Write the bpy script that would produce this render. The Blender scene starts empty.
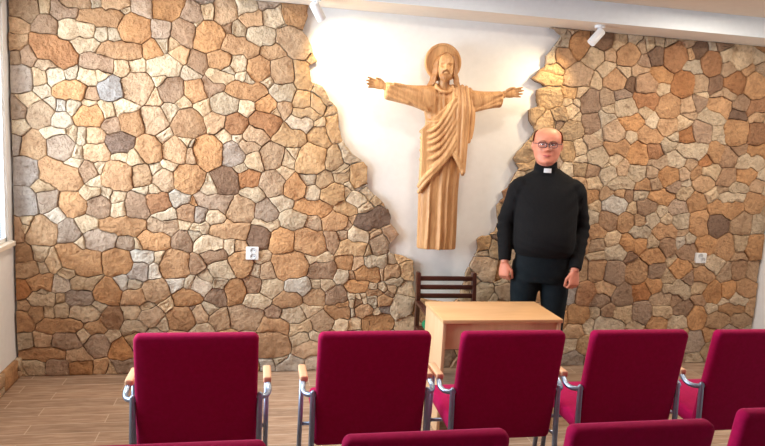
import bpy, bmesh, math, random
from math import sin, cos, pi, sqrt, hypot, atan2, radians, exp
from mathutils import Vector, Matrix, noise, geometry
rnd = random.Random(7)
C = bpy.context.scene.collection

# ------------------------------------------------------------------ helpers
def srgb(r, g, b):
    f = lambda c: (c/255/12.92) if c/255 <= .04045 else ((c/255+.055)/1.055)**2.4
    return (f(r), f(g), f(b), 1)

def link_mesh(name, me, mat=None, parent=None):
    o = bpy.data.objects.new(name, me); C.objects.link(o)
    if mat: me.materials.append(mat)
    if parent: o.parent = parent
    return o

def obj(name, bm, mat=None, parent=None, smooth=True, recalc=True):
    if recalc: bmesh.ops.recalc_face_normals(bm, faces=bm.faces[:])
    if smooth:
        for f in bm.faces: f.smooth = True
    me = bpy.data.meshes.new(name); bm.to_mesh(me); bm.free()
    return link_mesh(name, me, mat, parent)

def thing(name, label, cat, loc=(0, 0, 0), rotz=0, group=None):
    o = bpy.data.objects.new(name, None); C.objects.link(o)
    o.empty_display_size = .1
    o.location = loc; o.rotation_euler = (0, 0, rotz)
    o['label'] = label; o['category'] = cat
    if group: o['group'] = group
    return o

def tag(o, label, cat, group=None):
    o['label'] = label; o['category'] = cat
    if group: o['group'] = group
    return o

def struct(o, label=None):
    o['kind'] = 'structure'
    if label: o['label'] = label
    return o

def sharp(o, ang=35):
    me = o.data
    try: me.set_sharp_from_angle(angle=radians(ang))
    except Exception: pass
    return o

def bm_box(bm, x0, x1, y0, y1, z0, z1, bev=0, seg=2):
    b = bmesh.new()
    bmesh.ops.create_cube(b, size=1)
    for v in b.verts:
        v.co = Vector((x0+(v.co.x+.5)*(x1-x0), y0+(v.co.y+.5)*(y1-y0), z0+(v.co.z+.5)*(z1-z0)))
    if bev: bmesh.ops.bevel(b, geom=b.edges[:], offset=bev, segments=seg, profile=.5, affect='EDGES')
    merge(bm, b)

def merge(bm, b, mtx=None):
    me = bpy.data.meshes.new('tmp'); b.to_mesh(me); b.free()
    if mtx: me.transform(mtx)
    bm.from_mesh(me); bpy.data.meshes.remove(me)

def box(name, x0, x1, y0, y1, z0, z1, mat, parent=None, bev=0, seg=2):
    bm = bmesh.new(); bm_box(bm, x0, x1, y0, y1, z0, z1, bev, seg)
    return sharp(obj(name, bm, mat, parent, smooth=bev > 0))

def bm_loft(bm, rings, caps=True, closed=True):
    R = [[bm.verts.new(p) for p in r] for r in rings]
    n = len(R[0])
    for a, b in zip(R, R[1:]):
        for i in range(n if closed else n-1):
            j = (i+1) % n
            bm.faces.new((a[i], a[j], b[j], b[i]))
    if caps:
        for r, flip in ((R[0], True), (R[-1], False)):
            c = bm.verts.new(sum((v.co for v in r), Vector())/n)
            for i in range(n):
                j = (i+1) % n
                bm.faces.new((c, r[j], r[i]) if flip else (c, r[i], r[j]))
    return R

def smooth_path(pts, n):
    """Catmull-Rom through (x,y,z[,r]) tuples"""
    P = [list(p) for p in pts]
    out = []
    for k in range(n+1):
        t = k/n*(len(P)-1); i = min(int(t), len(P)-2); u = t-i
        p0, p1, p2, p3 = P[max(i-1, 0)], P[i], P[i+1], P[min(i+2, len(P)-1)]
        out.append([.5*((2*b)+(c-a)*u+(2*a-5*b+4*c-d)*u*u+(-a+3*b-3*c+d)*u**3) for a, b, c, d in zip(p0, p1, p2, p3)])
    return out

def bm_tube(bm, pts, r, seg=12, sm=0, caps=True, flat=(1, 1), up=Vector((0, 0, 1)), round_ends=False):
    """tube along pts; every point may carry its own radius"""
    P = [(list(p)+[r])[:4] if len(p) == 3 else list(p) for p in pts]
    if sm: P = smooth_path(P, sm)
    if round_ends:
        a, b = Vector(P[0][:3]), Vector(P[1][:3]); d = (a-b).normalized(); ra = P[0][3]
        e, f = Vector(P[-1][:3]), Vector(P[-2][:3]); g = (e-f).normalized(); rb = P[-1][3]
        head = [list(a+d*ra*sin(q))+[ra*cos(q)] for q in (1.35, .9, .45)]
        tail = [list(e+g*rb*sin(q))+[rb*cos(q)] for q in (.45, .9, 1.35)]
        P = head+P+tail
    V = [Vector(p[:3]) for p in P]
    rings = []; ref = None
    for i, v in enumerate(V):
        t = (V[min(i+1, len(V)-1)]-V[max(i-1, 0)]).normalized()
        if ref is None:
            a = up if abs(t.dot(up)) < .9 else Vector((1, 0, 0))
            ref = (a-t*a.dot(t)).normalized()
        else:
            ref = (ref-t*ref.dot(t)).normalized()
        bi = t.cross(ref)
        rr = P[i][3]
        rings.append([v+(ref*cos(2*pi*k/seg)*flat[0]+bi*sin(2*pi*k/seg)*flat[1])*rr for k in range(seg)])
    bm_loft(bm, rings, caps)

def bm_ball(bm, c, r, sx=1, sy=1, sz=1, seg=16, mtx=None):
    b = bmesh.new(); bmesh.ops.create_uvsphere(b, u_segments=seg, v_segments=max(8, seg//2), radius=r)
    for v in b.verts: v.co = Vector((v.co.x*sx, v.co.y*sy, v.co.z*sz))
    m = Matrix.Translation(Vector(c))
    if mtx: m = m @ mtx.to_4x4()
    merge(bm, b, m)

def rounded_rect(w, h, r, seg=5):
    pts = []
    for cx, cz, a0 in ((w/2-r, h/2-r, 0), (-w/2+r, h/2-r, 90), (-w/2+r, -h/2+r, 180), (w/2-r, -h/2+r, 270)):
        for k in range(seg+1):
            a = radians(a0+90*k/seg); pts.append((cx+r*cos(a), cz+r*sin(a)))
    return pts

def bm_pad(bm, w, h, t, r, e, mtx=None, bulge=0., seg=5):
    """upholstered pad in the xz plane, thickness t along y, rounded outline and edges"""
    b = bmesh.new(); rings = []
    prof = [(-t/2, e), (-t/2+e*.3, e*.3), (-t/2+e, 0), (t/2-e, 0), (t/2-e*.3, e*.3), (t/2, e)]
    for y, ins in prof:
        rings.append([Vector((x, y, z)) for x, z in rounded_rect(w-2*ins, h-2*ins, max(.002, r-ins), seg)])
    # two inner rings on each face so that the faces can bulge
    def inner(y, k, bl): return [Vector((x*k, y+bl, z*k)) for x, z in rounded_rect(w-2*e, h-2*e, max(.002, r-e), seg)]
    rings = [inner(-t/2, .5, -bulge), inner(-t/2, .85, -bulge*.5)]+rings+[inner(t/2, .85, bulge*.5), inner(t/2, .5, bulge)]
    bm_loft(b, rings)
    merge(bm, b, mtx)

def cyl_between(bm, a, b, r, seg=12):
    bm_tube(bm, [tuple(a), tuple(b)], r, seg)

def remesh(name, bm, voxel, mat, parent=None, smooth_it=0, fac=.5):
    """fuse overlapping closed shells into one continuous skin"""
    bmesh.ops.recalc_face_normals(bm, faces=bm.faces[:])
    me = bpy.data.meshes.new('tmp'); bm.to_mesh(me); bm.free()
    o = bpy.data.objects.new('tmp', me); C.objects.link(o)
    m = o.modifiers.new('r', 'REMESH'); m.mode = 'VOXEL'; m.voxel_size = voxel; m.adaptivity = 0
    if smooth_it:
        s = o.modifiers.new('s', 'SMOOTH'); s.iterations = smooth_it; s.factor = fac
    dg = bpy.context.evaluated_depsgraph_get(); dg.update()
    ev = o.evaluated_get(dg); out = bpy.data.meshes.new_from_object(ev, depsgraph=dg)
    bpy.data.objects.remove(o); bpy.data.meshes.remove(me)
    out.name = name
    for p in out.polygons: p.use_smooth = True
    out.materials.clear()
    return link_mesh(name, out, mat, parent)

# ------------------------------------------------------------------ materials
def new_mat(name):
    m = bpy.data.materials.new(name); m.use_nodes = True
    nt = m.node_tree; b = nt.nodes['Principled BSDF']
    return m, nt, b

def N(nt, t, **kw):
    n = nt.nodes.new(t)
    for k, v in kw.items():
        if k in n.inputs: n.inputs[k].default_value = v
        else: setattr(n, k, v)
    return n

def coords(nt, scale=(1, 1, 1), rot=(0, 0, 0)):
    t = N(nt, 'ShaderNodeTexCoord'); m = N(nt, 'ShaderNodeMapping')
    m.inputs['Scale'].default_value = scale; m.inputs['Rotation'].default_value = rot
    nt.links.new(t.outputs['Object'], m.inputs['Vector']); return m.outputs['Vector']

def ramp(nt, fac, stops):
    r = N(nt, 'ShaderNodeValToRGB'); nt.links.new(fac, r.inputs['Fac'])
    e = r.color_ramp.elements
    while len(e) < len(stops): e.new(.5)
    for el, (p, c) in zip(e, stops): el.position = p; el.color = c
    return r.outputs['Color']

def bump(nt, b, h, strength=.3, dist=.01):
    n = N(nt, 'ShaderNodeBump'); n.inputs['Strength'].default_value = strength; n.inputs['Distance'].default_value = dist
    nt.links.new(h, n.inputs['Height']); nt.links.new(n.outputs['Normal'], b.inputs['Normal'])

def plain(name, col, rough=.5, metal=0, nscale=0, namt=.06, bstr=0, spec=.5, bscale=None):
    m, nt, b = new_mat(name)
    b.inputs['Base Color'].default_value = col; b.inputs['Roughness'].default_value = rough
    b.inputs['Metallic'].default_value = metal; b.inputs['Specular IOR Level'].default_value = spec
    if nscale:
        v = coords(nt); n = N(nt, 'ShaderNodeTexNoise', Scale=nscale, Detail=4.)
        nt.links.new(v, n.inputs['Vector'])
        lo = tuple(max(0, c*(1-namt)) for c in col[:3])+(1,); hi = tuple(min(1, c*(1+namt)) for c in col[:3])+(1,)
        nt.links.new(ramp(nt, n.outputs['Fac'], [(.3, lo), (.7, hi)]), b.inputs['Base Color'])
        if bstr:
            h = n
            if bscale:
                h = N(nt, 'ShaderNodeTexNoise', Scale=bscale, Detail=3.); nt.links.new(v, h.inputs['Vector'])
            bump(nt, b, h.outputs['Fac'], bstr, .004)
    return m

def wood(name, c1, c2, stretch=(1, 1, 12), scale=18, rough=.45, bstr=.1, rings=False):
    m, nt, b = new_mat(name)
    v = coords(nt, tuple(1/s for s in stretch))
    n = N(nt, 'ShaderNodeTexNoise', Scale=scale, Detail=6., Roughness=.6, Distortion=.6); nt.links.new(v, n.inputs['Vector'])
    n2 = N(nt, 'ShaderNodeTexNoise', Scale=scale*6, Detail=3.); nt.links.new(v, n2.inputs['Vector'])
    mx = N(nt, 'ShaderNodeMix'); mx.data_type = 'FLOAT'; mx.inputs[0].default_value = .35
    nt.links.new(n.outputs['Fac'], mx.inputs[2]); nt.links.new(n2.outputs['Fac'], mx.inputs[3])
    nt.links.new(ramp(nt, mx.outputs[0], [(.32, c1), (.66, c2)]), b.inputs['Base Color'])
    b.inputs['Roughness'].default_value = rough
    if bstr: bump(nt, b, mx.outputs[0], bstr, .003)
    return m

def stone_mat():
    m, nt, b = new_mat('split_stone')
    at = N(nt, 'ShaderNodeAttribute', attribute_name='stone_tint')
    v = coords(nt)
    n = N(nt, 'ShaderNodeTexNoise', Scale=9., Detail=6., Roughness=.62); nt.links.new(v, n.inputs['Vector'])
    n2 = N(nt, 'ShaderNodeTexNoise', Scale=34., Detail=6., Roughness=.68); nt.links.new(v, n2.inputs['Vector'])
    n3 = N(nt, 'ShaderNodeTexNoise', Scale=3.1, Detail=3.); nt.links.new(v, n3.inputs['Vector'])
    hue = ramp(nt, n.outputs['Fac'], [(.28, (.70, .62, .56, 1)), (.5, (1, 1, 1, 1)), (.72, (1.16, 1.16, 1.14, 1))])
    mx = N(nt, 'ShaderNodeMix'); mx.data_type = 'RGBA'; mx.blend_type = 'MULTIPLY'; mx.inputs[0].default_value = .8
    nt.links.new(at.outputs['Color'], mx.inputs[6]); nt.links.new(hue, mx.inputs[7])
    fine = ramp(nt, n2.outputs['Fac'], [(.32, (.66, .61, .56, 1)), (.5, (.98, .97, .96, 1)), (.68, (1.12, 1.12, 1.12, 1))])
    mx2 = N(nt, 'ShaderNodeMix'); mx2.data_type = 'RGBA'; mx2.blend_type = 'MULTIPLY'; mx2.inputs[0].default_value = .85
    nt.links.new(mx.outputs[2], mx2.inputs[6]); nt.links.new(fine, mx2.inputs[7])
    nt.links.new(mx2.outputs[2], b.inputs['Base Color'])
    b.inputs['Roughness'].default_value = .72; b.inputs['Specular IOR Level'].default_value = .3
    sm = N(nt, 'ShaderNodeMath', operation='ADD'); nt.links.new(n.outputs['Fac'], sm.inputs[0]); nt.links.new(n2.outputs['Fac'], sm.inputs[1])
    bump(nt, b, sm.outputs[0], 1., .03)
    return m

def floor_mat():
    m, nt, b = new_mat('wood_look_floor_tiles')
    v = coords(nt)
    br = N(nt, 'ShaderNodeTexBrick'); br.offset = .36; br.offset_frequency = 2; br.squash = 1
    br.inputs['Scale'].default_value = 1; br.inputs['Brick Width'].default_value = .62; br.inputs['Row Height'].default_value = .118
    br.inputs['Mortar Size'].default_value = .0034; br.inputs['Mortar Smooth'].default_value = .2; br.inputs['Bias'].default_value = 0
    br.inputs['Color1'].default_value = (0, 0, 0, 1); br.inputs['Color2'].default_value = (1, 1, 1, 1); br.inputs['Mortar'].default_value = (.5, .5, .5, 1)
    nt.links.new(v, br.inputs['Vector'])
    mp = N(nt, 'ShaderNodeMapping'); mp.inputs['Scale'].default_value = (1.6, 14, 1); nt.links.new(v, mp.inputs['Vector'])
    ad = N(nt, 'ShaderNodeVectorMath', operation='ADD'); nt.links.new(mp.outputs['Vector'], ad.inputs[0])
    sc = N(nt, 'ShaderNodeVectorMath', operation='SCALE'); sc.inputs['Scale'].default_value = 7.; nt.links.new(br.outputs['Color'], sc.inputs[0])
    nt.links.new(sc.outputs[0], ad.inputs[1])
    n = N(nt, 'ShaderNodeTexNoise', Scale=4., Detail=6., Roughness=.6, Distortion=.4); nt.links.new(ad.outputs[0], n.inputs['Vector'])
    g = ramp(nt, n.outputs['Fac'], [(.3, srgb(138, 110, 91)), (.5, srgb(168, 140, 119)), (.7, srgb(192, 167, 147))])
    tone = ramp(nt, br.outputs['Color'], [(0, (.86, .86, .86, 1)), (1, (1.08, 1.06, 1.04, 1))])
    mx = N(nt, 'ShaderNodeMix'); mx.data_type = 'RGBA'; mx.blend_type = 'MULTIPLY'; mx.inputs[0].default_value = 1
    nt.links.new(g, mx.inputs[6]); nt.links.new(tone, mx.inputs[7])
    mj = N(nt, 'ShaderNodeMix'); mj.data_type = 'RGBA'; nt.links.new(br.outputs['Fac'], mj.inputs[0])
    nt.links.new(mx.outputs[2], mj.inputs[6]); mj.inputs[7].default_value = srgb(196, 176, 158)
    nt.links.new(mj.outputs[2], b.inputs['Base Color'])
    b.inputs['Roughness'].default_value = .38; b.inputs['Specular IOR Level'].default_value = .5
    bump(nt, b, n.outputs['Fac'], .06, .004)
    return m

def fabric_mat(name, col, dark):
    m, nt, b = new_mat(name)
    v = coords(nt)
    w = N(nt, 'ShaderNodeTexNoise', Scale=420., Detail=2.); nt.links.new(v, w.inputs['Vector'])
    n = N(nt, 'ShaderNodeTexNoise', Scale=60., Detail=3.); nt.links.new(v, n.inputs['Vector'])
    nt.links.new(ramp(nt, n.outputs['Fac'], [(.3, dark), (.7, col)]), b.inputs['Base Color'])
    b.inputs['Roughness'].default_value = .9; b.inputs['Specular IOR Level'].default_value = .15
    b.inputs['Sheen Weight'].default_value = .2; b.inputs['Sheen Roughness'].default_value = .45
    b.inputs['Sheen Tint'].default_value = (1, .25, .42, 1)
    bump(nt, b, w.outputs['Fac'], .25, .002)
    return m

def emit(name, col, st):
    m, nt, b = new_mat(name)
    b.inputs['Base Color'].default_value = (1, 1, 1, 1)
    b.inputs['Emission Color'].default_value = col; b.inputs['Emission Strength'].default_value = st
    return m

def glass_mat(name, tint=(1, 1, 1, 1)):
    m, nt, b = new_mat(name)
    b.inputs['Base Color'].default_value = tint; b.inputs['Roughness'].default_value = .02
    tr = N(nt, 'ShaderNodeBsdfTransparent'); tr.inputs['Color'].default_value = tint
    gl = N(nt, 'ShaderNodeBsdfGlossy'); gl.inputs['Roughness'].default_value = .03
    fr = N(nt, 'ShaderNodeFresnel'); fr.inputs['IOR'].default_value = 1.35
    mx = N(nt, 'ShaderNodeMixShader'); nt.links.new(fr.outputs[0], mx.inputs[0])
    nt.links.new(tr.outputs[0], mx.inputs[1]); nt.links.new(gl.outputs[0], mx.inputs[2])
    nt.links.new(mx.outputs[0], nt.nodes['Material Output'].inputs['Surface'])
    return m

M = dict(
    plaster=plain('white_plaster', srgb(238, 240, 242), .85, 0, 24, .02, .12, .3, 90),
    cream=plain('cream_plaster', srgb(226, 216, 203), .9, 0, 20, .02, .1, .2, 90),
    daylitwhite=plain('daylight_tinted_white', srgb(228, 236, 244), .85, 0, 24, .02, .1, .2, 90),  # soffit front: white with the cool cast of daylight put into the colour
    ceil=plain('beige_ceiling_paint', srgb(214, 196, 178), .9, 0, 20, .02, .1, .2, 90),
    mortar=plain('dark_mortar', srgb(120, 92, 70), .95, 0, 30, .25, .3, .1),
    stone=stone_mat(), floor=floor_mat(),
    fabric=fabric_mat('maroon_fabric', srgb(168, 5, 76), srgb(156, 4, 68)),
    steel=plain('grey_painted_steel', srgb(150, 166, 190), .32, .75, 60, .05),
    beech=wood('pale_beech', srgb(222, 172, 134), srgb(236, 190, 154), (1, 10, 1), 14, .45, .03),
    desk=wood('beech_laminate', srgb(212, 164, 116), srgb(228, 184, 138), (14, 1.2, 1.2), 16, .42, .02),
    deskside=wood('beech_laminate_upright', srgb(210, 168, 128), srgb(226, 188, 150), (1.2, 1.2, 14), 16, .5, .02),
    darkwood=wood('dark_brown_wood', srgb(52, 24, 18), srgb(84, 42, 30), (10, 1, 1), 20, .35, .05),
    green=plain('green_cushion_cloth', srgb(20, 116, 74), .9, 0, 80, .15, .2),
    oak=wood('carved_oak', srgb(168, 116, 70), srgb(220, 172, 120), (1, 1, 9), 26, .5, .12),
    oakdark=wood('carved_oak_hair', srgb(128, 80, 42), srgb(176, 124, 74), (1, 1, 7), 40, .5, .15),
    white=plain('white_plastic', srgb(238, 240, 242), .35),
    pin=plain('socket_recess', srgb(205, 209, 214), .5),
    hole=plain('socket_hole', srgb(40, 40, 42), .6),
    lampw=plain('white_lamp_enamel', srgb(232, 234, 238), .3),
    black=plain('black_joint', srgb(30, 30, 32), .4),
    bulb=emit('warm_lamp_glass', (1, .86, .62, 1), 18),
    skin=plain('skin', srgb(208, 132, 108), .5, 0, 40, .07, .05),
    hair=plain('reddish_brown_hair', srgb(140, 88, 50), .6, 0, 160, .35, .5),
    sweater=plain('black_knit', srgb(19, 19, 22), .9, 0, 110, .25, .35, .2),
    trousers=plain('dark_navy_cloth', srgb(17, 25, 31), .85, 0, 90, .2, .2, .2),
    shoe=plain('black_leather', srgb(18, 17, 17), .35),
    collar=plain('white_collar', srgb(240, 242, 246), .5),
    eyew=plain('eye_white', srgb(235, 228, 222), .3), iris=plain('eye_iris', srgb(70, 84, 96), .3),
    lips=plain('lips', srgb(186, 96, 92), .5), brow=plain('brows', srgb(150, 98, 68), .7),
    rim=plain('dark_glasses_frame', srgb(44, 44, 58), .3),
    lens=glass_mat('glasses_lens', (.90, .94, 1, 1)), pane=glass_mat('window_pane', (.97, .99, 1, 1)),
)
# ------------------------------------------------------------------ camera
cam = bpy.data.cameras.new('camera'); co = bpy.data.objects.new('camera', cam); C.objects.link(co)
cam.sensor_width = 36; cam.lens = 636.2083/765*36; cam.clip_start = .05
R3 = Matrix(((0.980419, -0.024523, -0.195392), (-0.189923, 0.144481, -0.97111), (0.052045, 0.989204, 0.136994)))
co.matrix_world = Matrix.Translation((0, 0, 1.76)) @ R3.to_4x4()
bpy.context.scene.camera = co

# ------------------------------------------------------------------ the room
D = 4.534            # front of the stone cladding
YW = D+.036          # plaster behind it
XL, XR = -1.575, 4.17
YB = -1.6
ZS, ZC = 2.612, 2.752    # soffit and room ceiling
YS = 4.215
struct(box('floor', XL-.15, XR+.15, YB, YW+.15, -.08, 0, M['floor']))
struct(box('wall_back', XL-.15, XR+.15, YW, YW+.15, 0, ZC+.1, M['plaster']))
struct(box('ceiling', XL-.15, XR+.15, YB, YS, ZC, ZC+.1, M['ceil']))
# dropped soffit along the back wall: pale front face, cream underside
box('trim_1', XL, XR, YS-.012, YS, ZS, ZC, M['daylitwhite'])['kind'] = 'structure'
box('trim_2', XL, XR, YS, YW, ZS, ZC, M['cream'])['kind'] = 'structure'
# right wall with nothing on it
struct(box('wall_rear', XL-.25, XR+.15, YB-.15, YB, 0, ZC, M['plaster']))
struct(box('wall_right', XR, XR+.15, YB, YW, 0, ZC, M['plaster']))
# left wall with window openings
WZ0, WZ1 = .945, 2.45
wins = [(2.35, 4.468)]
bm = bmesh.new()
bm_box(bm, XL-.032, XL, YB, YW, 0, WZ0); bm_box(bm, XL-.032, XL, YB, YW, WZ1, ZC)
ys = [YB]+[v for w in sorted(wins) for v in w]+[YW]
for a, b in zip(ys[::2], ys[1::2]): bm_box(bm, XL-.032, XL, a, b, WZ0, WZ1)
struct(obj('wall_left', bm, M['plaster'], smooth=False))
for i, (a, b) in enumerate(wins):
    w = bpy.data.objects.new('window_%d' % (i+1), None); C.objects.link(w); w.location = (XL-.17, (a+b)/2, WZ0); w['kind'] = 'structure'
    def lp(o): o.location = (-w.location.x, -w.location.y, -w.location.z); return o
    bm = bmesh.new(); x0, x1 = XL-.030, XL-.010
    bm_box(bm, x0, x1, a, a+.02, WZ0, WZ1); bm_box(bm, x0, x1, b-.02, b, WZ0, WZ1)
    bm_box(bm, x0, x1, a, b, WZ0, WZ0+.03); bm_box(bm, x0, x1, a, b, WZ1-.03, WZ1)
    bm_box(bm, x0, x1, (a+b)/2-.06, (a+b)/2+.06, WZ0, WZ1)
    lp(obj('window_frame', bm, M['white'], w, smooth=False))
    bm = bmesh.new(); bm_box(bm, XL-.024, XL-.019, a+.012, b-.012, WZ0+.02, WZ1-.02)
    lp(obj('pane', bm, M['pane'], w, smooth=False))
    bm = bmesh.new(); bm_box(bm, XL-.01, XL+.035, a-.03, b+.03, WZ0-.03, WZ0+.004, .006)
    lp(obj('window_sill', bm, M['cream'], w, smooth=False))

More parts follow.
